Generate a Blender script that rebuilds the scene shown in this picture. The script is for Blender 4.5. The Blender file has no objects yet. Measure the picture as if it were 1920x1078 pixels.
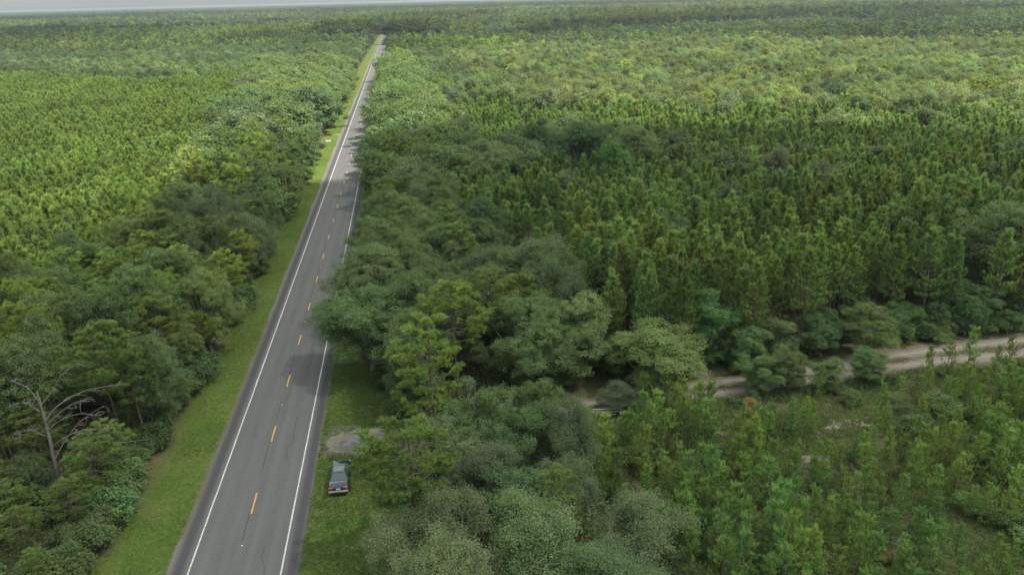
import bpy, math, random
import numpy as np
from math import radians, sin, cos, pi
from mathutils import Matrix, Vector

SC = bpy.context.scene
COL = SC.collection
rng = np.random.default_rng(11)
rnd = random.Random(5)

# ------------------------------------------------------------------ camera, sky, sun, exposure
CAM_H = 42.2
PITCH, YAW, ROLL = radians(20.35), radians(7.55), radians(-1.42)
FPX = 1460.0                                   # focal length in pixels of a 1920 px wide frame
F_ = np.array([sin(YAW)*cos(PITCH), cos(YAW)*cos(PITCH), -sin(PITCH)])
R0 = np.array([cos(YAW), -sin(YAW), 0.0]); U0 = np.cross(R0, F_)
R_ = R0*cos(ROLL) + U0*sin(ROLL); U_ = -R0*sin(ROLL) + U0*cos(ROLL)
cd = bpy.data.cameras.new('camera'); cam = bpy.data.objects.new('camera', cd); COL.objects.link(cam)
cd.sensor_fit = 'HORIZONTAL'; cd.sensor_width = 36.0; cd.lens = FPX/1920*36
cd.clip_start = 0.5; cd.clip_end = 60000
m = Matrix.Identity(4)
for i in range(3):
    m[i][0], m[i][1], m[i][2] = R_[i], U_[i], -F_[i]
m[2][3] = CAM_H
cam.matrix_world = m
SC.camera = cam

SUN_EL, SUN_AZ = radians(60), radians(105)      # azimuth clockwise from +Y: light comes from the right of the road
w = bpy.data.worlds.new('World'); SC.world = w; w.use_nodes = True
nt = w.node_tree; nt.nodes.clear()
out = nt.nodes.new('ShaderNodeOutputWorld'); bg = nt.nodes.new('ShaderNodeBackground')
sky = nt.nodes.new('ShaderNodeTexSky'); sky.sky_type = 'NISHITA'; sky.sun_disc = False
sky.sun_elevation = SUN_EL; sky.sun_rotation = SUN_AZ
sky.altitude = 50; sky.air_density = 1.0; sky.dust_density = 0.6; sky.ozone_density = 1.5
# thin even cloud veil over the blue
hs = nt.nodes.new('ShaderNodeHueSaturation'); hs.inputs['Saturation'].default_value = 0.6
nt.links.new(sky.outputs[0], hs.inputs['Color'])
tcw = nt.nodes.new('ShaderNodeTexCoord'); mpw = nt.nodes.new('ShaderNodeMapping'); mpw.inputs['Scale'].default_value = (1, 1, 3.5)
nt.links.new(tcw.outputs['Generated'], mpw.inputs[0])
nzw = nt.nodes.new('ShaderNodeTexNoise'); nzw.inputs['Scale'].default_value = 2.2; nzw.inputs['Detail'].default_value = 5
nt.links.new(mpw.outputs[0], nzw.inputs['Vector'])
veil = nt.nodes.new('ShaderNodeMix'); veil.data_type = 'RGBA'; veil.inputs[6].default_value = (1.14, 1.32, 1.40, 1); veil.inputs[7].default_value = (1.95, 2.12, 2.16, 1)
nt.links.new(nzw.outputs[0], veil.inputs[0])
mxw = nt.nodes.new('ShaderNodeMix'); mxw.data_type = 'RGBA'; mxw.inputs[0].default_value = .93
# overcast skies are about three times brighter overhead than at the horizon
sxw = nt.nodes.new('ShaderNodeSeparateXYZ'); nt.links.new(tcw.outputs['Generated'], sxw.inputs[0])
grw = nt.nodes.new('ShaderNodeMapRange'); nt.links.new(sxw.outputs[2], grw.inputs[0])
for i_, v_ in enumerate((0.0, 1.0, 0.52, 1.80)): grw.inputs[i_+1].default_value = v_
vlw = nt.nodes.new('ShaderNodeVectorMath'); vlw.operation = 'SCALE'; nt.links.new(veil.outputs[2], vlw.inputs[0]); nt.links.new(grw.outputs[0], vlw.inputs['Scale'])
nt.links.new(hs.outputs[0], mxw.inputs[6]); nt.links.new(vlw.outputs[0], mxw.inputs[7]); nt.links.new(mxw.outputs[2], bg.inputs[0])
bg.inputs[1].default_value = 0.15
nt.links.new(bg.outputs[0], out.inputs[0])
sd = bpy.data.lights.new('sun', 'SUN'); sd.energy = 3.2; sd.angle = radians(0.53); sd.color = (1.0, 0.94, 0.84)
sun = bpy.data.objects.new('sun', sd); COL.objects.link(sun)
SDIR = Vector((sin(SUN_AZ)*cos(SUN_EL), cos(SUN_AZ)*cos(SUN_EL), sin(SUN_EL)))
sun.rotation_euler = SDIR.to_track_quat('Z', 'Y').to_euler(); sun.location = (60, -40, 120)
vs = SC.view_settings
vs.view_transform = 'Standard'; vs.look = 'None'; vs.gamma = 1; vs.use_curve_mapping = False; vs.exposure = 1.48
cy = SC.cycles
cy.max_bounces = 6; cy.diffuse_bounces = 4; cy.glossy_bounces = 2; cy.transmission_bounces = 3
cy.transparent_max_bounces = 8; cy.volume_bounces = 0; cy.caustics_reflective = False; cy.caustics_refractive = False
cy.sample_clamp_indirect = 4.0

def proj(P):
    d = np.asarray(P, float) - np.array([0, 0, CAM_H])
    z = d @ F_
    zz = np.where(z < 1, 1, z)
    return 960 + FPX*(d @ R_)/zz, 539 - FPX*(d @ U_)/zz, z
def in_view(x, y, h, mx=70, my=40):
    """keeps only what the photograph, or a picture taken a step aside, could show"""
    p0 = np.stack([x, y, np.zeros_like(x)], -1); p1 = np.stack([x, y, np.zeros_like(x)+h], -1)
    a = proj(p0); b = proj(p1)
    s = 4000/np.maximum(a[2], 20)
    return (a[2] > 3) & (a[0] > -mx-s) & (a[0] < 1920+mx+s) & (b[1] < 1078+my)

# ------------------------------------------------------------------ materials
def mat(name):
    M = bpy.data.materials.new(name); M.use_nodes = True
    t = M.node_tree; t.nodes.clear()
    o = t.nodes.new('ShaderNodeOutputMaterial')
    return M, t, t.nodes, t.links, o
def mth(t, op, a, b=None, c=None, clamp=False):
    n = t.nodes.new('ShaderNodeMath'); n.operation = op; n.use_clamp = clamp
    for i, v in enumerate((a, b, c)):
        if v is None: continue
        if isinstance(v, (int, float)): n.inputs[i].default_value = v
        else: t.links.new(v, n.inputs[i])
    return n.outputs[0]
def mixc(t, f, a, b, mode='MIX'):
    n = t.nodes.new('ShaderNodeMix'); n.data_type = 'RGBA'; n.blend_type = mode
    for i, v in ((0, f), (6, a), (7, b)):
        if isinstance(v, (int, float)): n.inputs[i].default_value = v
        elif isinstance(v, tuple): n.inputs[i].default_value = (*v, 1)
        else: t.links.new(v, n.inputs[i])
    return n.outputs[2]
def noise(t, scale, detail=4, rough=.55, vec=None, dist=0.0):
    n = t.nodes.new('ShaderNodeTexNoise'); n.inputs['Scale'].default_value = scale
    n.inputs['Detail'].default_value = detail; n.inputs['Roughness'].default_value = rough
    n.inputs['Distortion'].default_value = dist
    if vec is not None: t.links.new(vec, n.inputs['Vector'])
    return n.outputs[0]
def maprange(t, v, a, b, c=0.0, d=1.0):
    n = t.nodes.new('ShaderNodeMapRange'); t.links.new(v, n.inputs[0])
    for i, x in enumerate((a, b, c, d)): n.inputs[i+1].default_value = x
    return n.outputs[0]
def leafmat(name, col, trans=0.3, gloss=0.04, hue=0.02):
    M, t, N, L, o = mat(name)
    at = N.new('ShaderNodeAttribute'); at.attribute_name = 'tint'
    tn = N.new('ShaderNodeAttribute'); tn.attribute_name = 'tone'; tn.attribute_type = 'INSTANCER'
    oi = N.new('ShaderNodeObjectInfo')
    base = mixc(t, 1.0, tuple(col), tn.outputs['Color'], 'MULTIPLY')
    h = N.new('ShaderNodeHueSaturation'); L.new(base, h.inputs['Color'])
    L.new(maprange(t, oi.outputs['Random'], 0, 1, 0.5-hue, 0.5+hue), h.inputs['Hue'])
    r2 = mth(t, 'FRACT', mth(t, 'MULTIPLY', oi.outputs['Random'], 37.7))
    v = mth(t, 'MULTIPLY', maprange(t, at.outputs['Fac'], 0, 1, 0.66, 1.36), maprange(t, r2, 0, 1, 0.8, 1.22))
    L.new(v, h.inputs['Value']); h.inputs['Saturation'].default_value = .88
    # yellower young leaves
    c2 = mixc(t, mth(t, 'MULTIPLY', mth(t, 'POWER', at.outputs['Fac'], 3.0), 0.35), h.outputs[0], mixc(t, 1.0, h.outputs[0], (1.45, 1.15, 0.7), 'MULTIPLY'))
    d = N.new('ShaderNodeBsdfDiffuse'); L.new(c2, d.inputs[0])
    tr = N.new('ShaderNodeBsdfTranslucent'); L.new(mixc(t, 1.0, c2, (1.1, 1.15, 0.7), 'MULTIPLY'), tr.inputs[0])
    mx = N.new('ShaderNodeMixShader'); mx.inputs[0].default_value = trans
    L.new(d.outputs[0], mx.inputs[1]); L.new(tr.outputs[0], mx.inputs[2])
    g = N.new('ShaderNodeBsdfGlossy'); g.inputs['Roughness'].default_value = 0.45; g.inputs[0].default_value = (.8, .85, .9, 1)
    m2 = N.new('ShaderNodeMixShader'); m2.inputs[0].default_value = gloss
    L.new(mx.outputs[0], m2.inputs[1]); L.new(g.outputs[0], m2.inputs[2]); L.new(m2.outputs[0], o.inputs[0])
    return M
def woodmat(name, col, var=.35):
    M, t, N, L, o = mat(name)
    tc = N.new('ShaderNodeTexCoord'); mp = N.new('ShaderNodeMapping'); mp.inputs['Scale'].default_value = (6, 6, 1.2)
    L.new(tc.outputs['Object'], mp.inputs[0])
    f = noise(t, 2.0, 5, .65, mp.outputs[0])
    c = mixc(t, maprange(t, f, .3, .7), tuple(x*(1-var) for x in col), tuple(min(1, x*(1+var)) for x in col))
    b = N.new('ShaderNodeBsdfPrincipled'); L.new(c, b.inputs['Base Color']); b.inputs['Roughness'].default_value = .9
    b.inputs['Specular IOR Level'].default_value = .2
    L.new(b.outputs[0], o.inputs[0]); return M
def plain(name, col, rough=.5, metal=0.0, coat=0.0, var=.06):
    M, t, N, L, o = mat(name)
    tc = N.new('ShaderNodeTexCoord')
    f = noise(t, 3.0, 4, .6, tc.outputs['Object'])
    c = mixc(t, f, tuple(x*(1-var) for x in col), tuple(min(1, x*(1+var)) for x in col))
    b = N.new('ShaderNodeBsdfPrincipled'); L.new(c, b.inputs['Base Color'])
    b.inputs['Roughness'].default_value = rough; b.inputs['Metallic'].default_value = metal
    b.inputs['Coat Weight'].default_value = coat; b.inputs['Coat Roughness'].default_value = .04
    L.new(b.outputs[0], o.inputs[0]); return M

LEAF = leafmat('broad_leaves', (.158, .236, .080), trans=.5, gloss=.012, hue=.012)
PALELEAF = leafmat('pale_leaves', (.160, .222, .098), trans=.48, gloss=.02, hue=.012)
NEEDLE = leafmat('pine_needles', (.225, .310, .092), trans=.5, gloss=.01, hue=.012)
GRASS = leafmat('grass_blades', (.145, .215, .050), trans=.3, gloss=.02)
BARK = woodmat('brown_bark', (.13, .105, .085))
PALEBARK = woodmat('grey_bark', (.25, .24, .215))
DEADWOOD = woodmat('dead_wood', (.20, .18, .16), .35)

# ------------------------------------------------------------------ mesh helpers
class MB:
    def __init__(s): s.v = []; s.q = []; s.n = 0
    def add(s, verts, faces, mi=0, tint=None, smooth=False):
        verts = np.asarray(verts, np.float32).reshape(-1, 3); faces = np.asarray(faces, np.int64)
        tint = np.full(len(faces), .5, np.float32) if tint is None else np.asarray(tint, np.float32)
        s.v.append(verts); s.q.append((faces+s.n, mi, tint, smooth)); s.n += len(verts)
    def mesh(s, name, mats):
        me = bpy.data.meshes.new(name)
        V = np.concatenate(s.v); me.vertices.add(len(V)); me.vertices.foreach_set('co', V.ravel())
        li = np.concatenate([f.ravel() for f, *_ in s.q]); tot = np.concatenate([np.full(len(f), f.shape[1]) for f, *_ in s.q])
        mi = np.concatenate([np.full(len(f), k) for f, k, *_ in s.q]); tn = np.concatenate([t for _, _, t, _ in s.q])
        sm = np.concatenate([np.full(len(f), b) for f, _, _, b in s.q])
        me.loops.add(len(li)); me.loops.foreach_set('vertex_index', li.astype(np.int32))
        me.polygons.add(len(tot)); me.polygons.foreach_set('loop_start', np.concatenate([[0], np.cumsum(tot)[:-1]]).astype(np.int32))
        me.polygons.foreach_set('material_index', mi.astype(np.int32))
        me.polygons.foreach_set('use_smooth', sm.astype(bool))
        a = me.attributes.new('tint', 'FLOAT', 'FACE'); a.data.foreach_set('value', tn)
        for x in mats: me.materials.append(x)
        me.update(calc_edges=True); return me
    def join(s, o, mi):
        for (f, k, t, b) in o.q: s.q.append((f+s.n, mi, t, b))
        s.v += o.v; s.n += o.n
    def tris(s): return sum(len(f)*(f.shape[1]-2) for f, *_ in s.q)

def unit(a): return a/np.maximum(np.linalg.norm(a, axis=-1, keepdims=True), 1e-9)
def rdir(R, n): return unit(R.normal(size=(n, 3)))
def leaves(mb, R, c, nrm, l, wd, tint, mi=0):
    n = len(c); s = unit(np.cross(nrm, rdir(R, n))); d = np.cross(nrm, s)
    L = (l*R.uniform(.7, 1.3, n))[:, None]; W = (wd*R.uniform(.7, 1.3, n))[:, None]
    v = np.stack([c-d*L/2, c+s*W/2, c+d*L/2+nrm*L*.12, c-s*W/2], 1).reshape(-1, 3)
    mb.add(v, np.arange(4*n).reshape(n, 4), mi, tint)
def needles(mb, R, p, d, k, L, W, spread, tint, mi=0):
    n = len(p); pp = np.repeat(p, k, 0); dd = np.repeat(d, k, 0); N = n*k
    q = unit(dd + spread*rdir(R, N)); s = unit(np.cross(q, rdir(R, N)))
    LL = (L*R.uniform(.75, 1.2, N))[:, None]
    b = pp + dd*(R.uniform(-.35, .1, N)*L)[:, None]
    v = np.stack([b-s*W/2, b+s*W/2, b+q*LL], 1).reshape(-1, 3)
    mb.add(v, np.arange(3*N).reshape(N, 3), mi, np.clip(np.repeat(tint, k)+R.uniform(-.12, .12, N), 0, 1))
def tube(mb, pts, rad, sides=5, mi=0):
    pts = np.asarray(pts, float); rad = np.asarray(rad, float); n = len(pts)
    t = unit(np.gradient(pts, axis=0)); ref = np.array([1, 0, 0]) if abs(t[0][2]) > .7 else np.array([0, 0, 1.])
    a = unit(np.cross(t, ref)); b = np.cross(t, a)
    th = np.arange(sides)/sides*2*pi
    ring = pts[:, None]+rad[:, None, None]*(a[:, None]*np.cos(th)[None, :, None]+b[:, None]*np.sin(th)[None, :, None])
    f = [[i*sides+j, i*sides+(j+1) % sides, (i+1)*sides+(j+1) % sides, (i+1)*sides+j] for i in range(n-1) for j in range(sides)]
    mb.add(ring.reshape(-1, 3), f, mi, smooth=True)
def curve(a, b, bend, n=5):
    t = np.linspace(0, 1, n)[:, None]; a = np.asarray(a, float); b = np.asarray(b, float)
    return a*(1-t)+b*t+np.asarray(bend)*(4*t*(1-t))

# ------------------------------------------------------------------ tree generators: each returns (trunk MB, crown MB), true size in metres
def broadleaf(seed, H, Rr, lobes=18, twigs=44, lv=18, ll=.24, lw=.14, base=.30, limb=1.0, sig=.30, flat=.8, shell=(.72, 1.1), low=-.45, lrad=(.26, .46)):
    R = np.random.default_rng(seed); wd = MB(); cr = MB()
    cz = H*(base+1)/2; rz = H*(1-base)/2
    u = rdir(R, lobes*4); u = u[u[:, 2] > low][:lobes]; k = len(u)
    lc = np.array([0, 0, cz]) + u*np.array([Rr, Rr, rz])*R.uniform(.42, .86, k)[:, None]
    lc[0] = (R.normal()*.3, R.normal()*.3, cz+rz*.55)
    lr = Rr*R.uniform(*lrad, k)
    # uneven outline: one side fuller, some limbs reaching out, some gaps
    ph = R.uniform(0, 2*pi, 3); az = np.arctan2(u[:, 1], u[:, 0])
    wv = 1+.16*np.sin(az+ph[0])+.14*np.sin(2*az+ph[1])+.10*np.sin(3*az+ph[2])
    lc[:, :2] *= wv[:, None]
    outl = R.random(k) < .16; lc[outl] = np.array([0, 0, cz])+(lc[outl]-np.array([0, 0, cz]))*R.uniform(1.12, 1.38, (outl.sum(), 1)); lr[outl] *= .7
    lc[:, 2] = np.maximum(lc[:, 2], lr*.75+.05*H)
    lean = R.normal(size=2)*.4
    fork = np.array([lean[0]*.4, lean[1]*.4, H*max(base, .13)*R.uniform(.8, 1.1)])
    tube(wd, [(0, 0, -.2), (lean[0]*.1, lean[1]*.1, fork[2]*.5), fork], [.030*H, .024*H, .021*H], 7)
    for i in range(k):
        mid = fork+(lc[i]-fork)*.55+np.array([0, 0, -.15*R.uniform(.3, 1)*np.linalg.norm(lc[i][:2])])
        pts = np.array([fork, mid*.5+fork*.5+R.normal(size=3)*.12, mid, lc[i]]); r = .011*H*limb
        tube(wd, pts, [r, r*.75, r*.5, r*.22], 5)
        for _ in range(3):
            e = lc[i]+rdir(R, 1)[0]*lr[i]*np.array([1, 1, .8])*.95
            tube(wd, curve(mid*.4+lc[i]*.6, e, R.normal(size=3)*.15, 4), [r*.35, r*.28, r*.2, r*.1], 4)
    for i in range(k):
        d = rdir(R, twigs*2); d = d[d[:, 2] > -.55][:twigs]; nt_ = len(d)
        tp = lc[i]+d*np.array([1, 1, flat])*lr[i]*R.uniform(*shell, nt_)[:, None]
        tt = np.clip(R.normal(.48, .17, nt_), 0, 1)
        c = np.repeat(tp, lv, 0)+R.normal(size=(nt_*lv, 3))*sig*np.array([1, 1, .7])
        n = unit(np.repeat(unit(d*.6+np.array([0, 0, .6])+rdir(R, nt_)*.45), lv, 0)+rdir(R, nt_*lv)*.42)
        leaves(cr, R, c, n, ll, lw, np.clip(np.repeat(tt, lv)+R.uniform(-.07, .07, nt_*lv), 0, 1))
    return wd, cr

def conifer(seed, H, Rr, base=.35, step=.55, nb=5, tips=5, k=14, L=.42, W=.055, up=.55, spread=.55, shape=.75, side=2, leader=6, trunk=.013, bare=3):
    R = np.random.default_rng(seed); wd = MB(); cr = MB()
    lean = R.normal(size=2)*.012*H
    axis = lambda z: np.array([lean[0]*(z/H)**1.5, lean[1]*(z/H)**1.5, z])
    zs = np.linspace(-.2, H*.97, 8)
    tube(wd, [axis(max(z, 0))*np.array([1, 1, 0])+np.array([0, 0, z]) for z in zs], [max(trunk*H*(1-.93*max(z, 0)/H), .012) for z in zs], 6)
    P, D, T = [], [], []
    z = H*base
    while z < H*.97:
        t = (z/H-base)/(1-base)
        for j in range(nb):
            if R.random() < .1: continue
            a = R.uniform(0, 2*pi)
            prof = (1-t)**shape*min(1, .55+t*2.2)
            bl = Rr*prof*R.uniform(.65, 1.2)+.12
            h = np.array([cos(a), sin(a), 0.])
            s = axis(z+R.uniform(-.2, .2)*step)
            rise = up*(.35+.9*t)
            e = s+h*bl+np.array([0, 0, bl*rise])
            pts = curve(s, e, np.array([0, 0, -.10*bl]), 4)
            tube(wd, pts, [.004*H*(1-t)+.012, .003*H*(1-t)+.01, .008, .006], 4)
            tt = np.clip(R.normal(.45+.12*t, .15), 0, 1)
            for q in np.linspace(.35, 1.0, tips):
                c = s+(e-s)*q; c = c+np.array([0, 0, -.10*bl*4*q*(1-q)])
                for sd_ in range(side if q < .99 else 1):
                    o = np.cross(h, [0, 0, 1])*R.normal()*.32*bl*(1.1-q*.6)+R.normal(size=3)*.08
                    P.append(c+o); D.append(h*.55+np.array([0, 0, .35+up])+R.normal(size=3)*.25); T.append(tt+R.normal()*.08)
        z += step*R.uniform(.85, 1.15)
    for j in range(leader):
        P.append(axis(H*(1-.02*j))); D.append(np.array([0, 0, 1.])+R.normal(size=3)*.3); T.append(.6)
    for j in range(bare):
        z = H*base*R.uniform(.5, 1); a = R.uniform(0, 2*pi); e = axis(z)+np.array([cos(a), sin(a), -.1])*R.uniform(.5, 1.4)
        tube(wd, curve(axis(z), e, (0, 0, .05), 3), [.03, .02, .008], 3)
    needles(cr, R, np.array(P), unit(np.array(D)), k, L, W, spread, np.clip(T, 0, 1))
    return wd, cr

def tallpine(seed, H, Rr, base=.42, nb=34, k=19, L=.34, W=.045, tips=13, forkz=None):
    R = np.random.default_rng(seed); wd = MB(); cr = MB()
    bend = R.normal(size=2)*.03*H
    axis = lambda z: np.array([bend[0]*sin(z/H*2.2), bend[1]*sin(z/H*1.7), z])
    zs = np.linspace(0, H*.96, 9)
    tube(wd, [axis(z)-np.array([0, 0, .2 if z == 0 else 0]) for z in zs], [.014*H*(1-.85*z/H) for z in zs], 7)
    P, D, T = [], [], []
    for i in range(nb):
        t = (i+R.random())/nb; z = H*(base+(1-base)*t*.95); a = i*2.4+R.normal()*.5
        prof = (1-t**2.0)**.6*(.55+.45*min(1, t*3))*R.uniform(.55, 1.15)
        bl = Rr*prof+.4; h = np.array([cos(a), sin(a), 0.]); s = axis(z)
        e = s+h*bl+np.array([0, 0, bl*R.uniform(.1, .55)])
        sag = np.array([0, 0, -.14*bl])+R.normal(size=3)*.1
        pts = curve(s, e, sag, 5); r = .006*H*(1-t*.7)
        tube(wd, pts, [r, r*.8, r*.6, r*.4, r*.2], 5)
        nc = 2+int(bl*1.5)
        for c_ in range(nc):
            q = R.uniform(.45, 1.02) if c_ else 1.0
            c = s+(e-s)*q+sag*4*q*(1-q)+np.cross(h, [0, 0, 1])*R.normal()*.34*bl*(1.15-q*.7)+np.array([0, 0, R.uniform(0, .3)])
            tube(wd, [s+(e-s)*max(q-.25, .2)+sag*4*max(q-.25, .2)*(1-max(q-.25, .2)), c], [r*.35, r*.12], 3)
            tt = np.clip(R.normal(.5, .16), 0, 1)
            for _ in range(tips):
                o = rdir(R, 1)[0]*R.uniform(.1, .45)*np.array([1, 1, .6])
                P.append(c+o); D.append(o*1.6+h*.35+np.array([0, 0, .75])); T.append(tt+R.normal()*.07)
    needles(cr, R, np.array(P), unit(np.array(D)), k, L, W, .6, np.clip(T, 0, 1))
    return wd, cr

def parts(gen, name, leafm, barkm):
    wd, cr = gen
    return wd.mesh(name+'_trunk', [barkm]), cr.mesh(name+'_crown', [leafm])
def whole(gen, name, leafm, barkm):
    wd, cr = gen; mb = MB(); mb.join(wd, 0); mb.join(cr, 1)
    return mb.mesh(name, [barkm, leafm])

# high detail (near), reference height in the tuple
OAK = [(parts(broadleaf(100+i, 11, 5.2, lobes=46, twigs=40, lv=38, ll=.145, lw=.095, sig=.21, base=.10, low=-.8, lrad=(.16, .36)), 'oak', LEAF, PALEBARK), 11., 5.2) for i in range(5)]
OAK += [(parts(broadleaf(110+i, 9, 3.4, lobes=34, twigs=38, lv=34, ll=.14, lw=.09, sig=.19, base=-.04, low=-.9, lrad=(.18, .38)), 'oak_round', LEAF, PALEBARK), 9., 3.4) for i in range(3)]
WIL = [(parts(broadleaf(130+i, 9, 3.9, lobes=38, twigs=36, lv=28, ll=.155, lw=.075, base=.08, low=-.7, limb=1.5, sig=.3, lrad=(.16, .36), shell=(.55, 1.2), flat=1.0), 'pale_hardwood', PALELEAF, woodmat('pale_bark', (.40, .385, .35), .2)), 9., 3.9) for i in range(4)]
PIN = [(parts(conifer(200+i, 13, [2.1, 2.5, 1.9, 2.3, 2.7][i], base=[.3, .36, .28, .4, .33][i], up=1.0, spread=.40, L=.48, W=.06, k=17, shape=1.05, leader=12), 'pine', NEEDLE, BARK), 13., 2.3) for i in range(5)]
TAL = [(parts(tallpine(230+i, 14, 3.6, base=[.3, .42, .45, .36][i]), 'tall_pine', NEEDLE, BARK), 14., 3.6) for i in range(4)]
YNG = [(parts(conifer(260+i, 4.2, [.85, 1.05, .75, .95, 1.1, .9][i], base=.12, step=.46, nb=4, tips=4, k=16, L=.30, W=.030, up=1.15, spread=.42, shape=.75, side=2, leader=7, trunk=.011, bare=1), 'young_pine', NEEDLE, BARK), 4.2, 1.05) for i in range(6)]
SHR = [(parts(broadleaf(290+i, 2.4, 1.5, lobes=9, twigs=26, lv=14, ll=.2, lw=.11, base=.05, sig=.2, limb=1.4), 'shrub', LEAF, BARK), 2.4, 1.5) for i in range(4)]
# one mesh per tree for the middle distance and beyond
OAKM = [(whole(broadleaf(300+i, 11, 5.0, lobes=32, twigs=18, lv=8, ll=.46, lw=.30, sig=.36, base=.10, low=-.7, lrad=(.16, .38)), 'oak_mid', LEAF, PALEBARK), 11., 5.) for i in range(5)]
WILM = [(whole(broadleaf(320+i, 11, 4.2, lobes=17, twigs=22, lv=6, ll=.5, lw=.26, base=.25, limb=1.6, sig=.45, shell=(.6, 1.15), flat=1.0), 'pale_mid', PALELEAF, PALEBARK), 11., 4.2) for i in range(4)]
PINM = [(whole(conifer(340+i, 13, [2.1, 2.5, 1.9, 2.3, 2.7][i], step=.7, tips=4, k=8, L=.8, W=.15, base=.25, leader=9, bare=0, up=1.15, spread=.34, shape=1.1), 'pine_mid', NEEDLE, BARK), 13., 2.3) for i in range(5)]
TALM = [(whole(tallpine(360+i, 14, 3.4, nb=22, k=7, L=.7, W=.2, tips=4), 'tall_mid', NEEDLE, BARK), 14., 3.4) for i in range(3)]
OAKF = [(whole(broadleaf(400+i, 11, 5.0, lobes=12, twigs=9, lv=3, ll=1.5, lw=1.0, sig=.6), 'oak_far', LEAF, PALEBARK), 11., 5.) for i in range(3)]
PINF = [(whole(conifer(420+i, 13, 2.6, step=1.5, tips=2, k=5, L=1.6, W=.45, base=.25, leader=2, side=1, bare=0), 'pine_far', NEEDLE, BARK), 13., 2.6) for i in range(3)]

# ------------------------------------------------------------------ linking things
def tag(o, label=None, cat=None, group=None, kind=None):
    if label: o['label'] = label
    if cat: o['category'] = cat
    if group: o['group'] = group
    if kind: o['kind'] = kind
    return o
def obj(name, me, parent=None):
    o = bpy.data.objects.new(name, me); COL.objects.link(o)
    if parent: o.parent = parent
    return o
def empty(name, x, y, z=0.0, rz=0.0, s=1.0):
    e = bpy.data.objects.new(name, None); COL.objects.link(e)
    e.empty_display_size = .5; e.location = (x, y, z); e.rotation_euler = (0, 0, rz)
    e.scale = (s, s, s) if isinstance(s, (int, float)) else s
    return e
def tree(name, proto, x, y, H, label, cat='tree', group=None, tone=(1, 1, 1), rz=None, rad=None, z=0.0):
    me, h0, r0 = proto; s = H/h0; sx = s if rad is None else rad/r0
    rz = rnd.uniform(0, 6.28) if rz is None else rz
    if isinstance(me, tuple):
        e = empty(name, x, y, z, rz, (sx, sx, s))
        obj('trunk', me[0], e); c = obj('crown', me[1], e); c['tone'] = list(map(float, tone))
    else:
        e = obj(name, me); e.location = (x, y, z); e.rotation_euler = (0, 0, rz); e.scale = (sx, sx, s)
        e['tone'] = list(map(float, tone))
    tag(e, label, cat, group); return e

def vnoise(x, y, sc, seed=0):
    """smooth value noise 0..1 of world position"""
    X = np.asarray(x, float)/sc+1000; Y = np.asarray(y, float)/sc+1000
    i = np.floor(X).astype(np.int64); j = np.floor(Y).astype(np.int64); fx = X-i; fy = Y-j
    fx = fx*fx*(3-2*fx); fy = fy*fy*(3-2*fy)
    def h(a, b):
        n = (a*374761393+b*668265263+seed*1442695041) & 0x7fffffff
        n = ((n ^ (n >> 13))*1274126177) & 0x7fffffff
        return ((n ^ (n >> 16)) & 0xffff)/65535.
    return (h(i, j)*(1-fx)+h(i+1, j)*fx)*(1-fy)+(h(i, j+1)*(1-fx)+h(i+1, j+1)*fx)*fy

# ------------------------------------------------------------------ ground, road, track
def sheet(name, pts, z, m, kind='structure', parent=None):
    mb = MB(); mb.add([(x, y, z) for x, y in pts], [list(range(len(pts)))]); o = obj(name, mb.mesh(name, [m]), parent)
    return tag(o, kind=kind) if not parent else o
def ribbon(left, right, z):
    n = len(left); v = [(x, y, z) for x, y in left]+[(x, y, z) for x, y in right]
    f = [[i, n+i, n+i+1, i+1] for i in range(n-1)]
    return v, f
RC, HW = -15.77, 3.68
def bendx(y): return np.clip(np.asarray(y, float)-980, 0, None)**2/2600      # the road swings right far away
EL, ER = RC-5.25, RC+4.95        # pavement edges

M, t, N, L, o = mat('forest_floor')
tc = N.new('ShaderNodeTexCoord'); P = tc.outputs['Object']
n1 = noise(t, .12, 5, .6, P); n2 = noise(t, 1.4, 6, .7, P); n3 = noise(t, .35, 4, .6, P, .5)
c = mixc(t, maprange(t, n1, .4, .6), (.085, .090, .042), (.062, .085, .028))
c = mixc(t, maprange(t, n2, .42, .68), c, (.125, .098, .066))
c = mixc(t, maprange(t, n3, .60, .70), c, (.21, .175, .135))
b = N.new('ShaderNodeBsdfPrincipled'); L.new(c, b.inputs['Base Color']); b.inputs['Roughness'].default_value = 1
b.inputs['Specular IOR Level'].default_value = 0
bp = N.new('ShaderNodeBump'); bp.inputs['Strength'].default_value = .8; bp.inputs['Distance'].default_value = .2
L.new(n2, bp.inputs['Height']); L.new(bp.outputs[0], b.inputs['Normal']); L.new(b.outputs[0], o.inputs[0])
FLOOR = M
g = sheet('ground', [(-25000, -400), (25000, -400), (25000, 30000), (-25000, 30000)], 0.0, FLOOR)

M, t, N, L, o = mat('verge_grass')
tc = N.new('ShaderNodeTexCoord'); P = tc.outputs['Object']
n1 = noise(t, .16, 5, .6, P); n2 = noise(t, 2.2, 6, .7, P); n3 = noise(t, .5, 4, .6, P)
sp = N.new('ShaderNodeSeparateXYZ'); L.new(P, sp.inputs[0])
c = mixc(t, maprange(t, n1, .38, .62), (.085, .145, .028), (.138, .184, .042))
c = mixc(t, maprange(t, n2, .35, .75), c, (.058, .088, .020))
c = mixc(t, mth(t, 'MULTIPLY', maprange(t, noise(t, .28, 5, .65, P, .4), .52, .68), .6), c, (.155, .145, .062))
# straw and bare soil along the tree line of the left verge
edge = mth(t, 'ADD', sp.outputs[0], mth(t, 'MULTIPLY', mth(t, 'SUBTRACT', n3, .5), 3.4))
c = mixc(t, mth(t, 'MULTIPLY', maprange(t, edge, -25.2, -26.5), maprange(t, noise(t, .09, 3, .6, P), .46, .60)), c, (.150, .112, .070))
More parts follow.
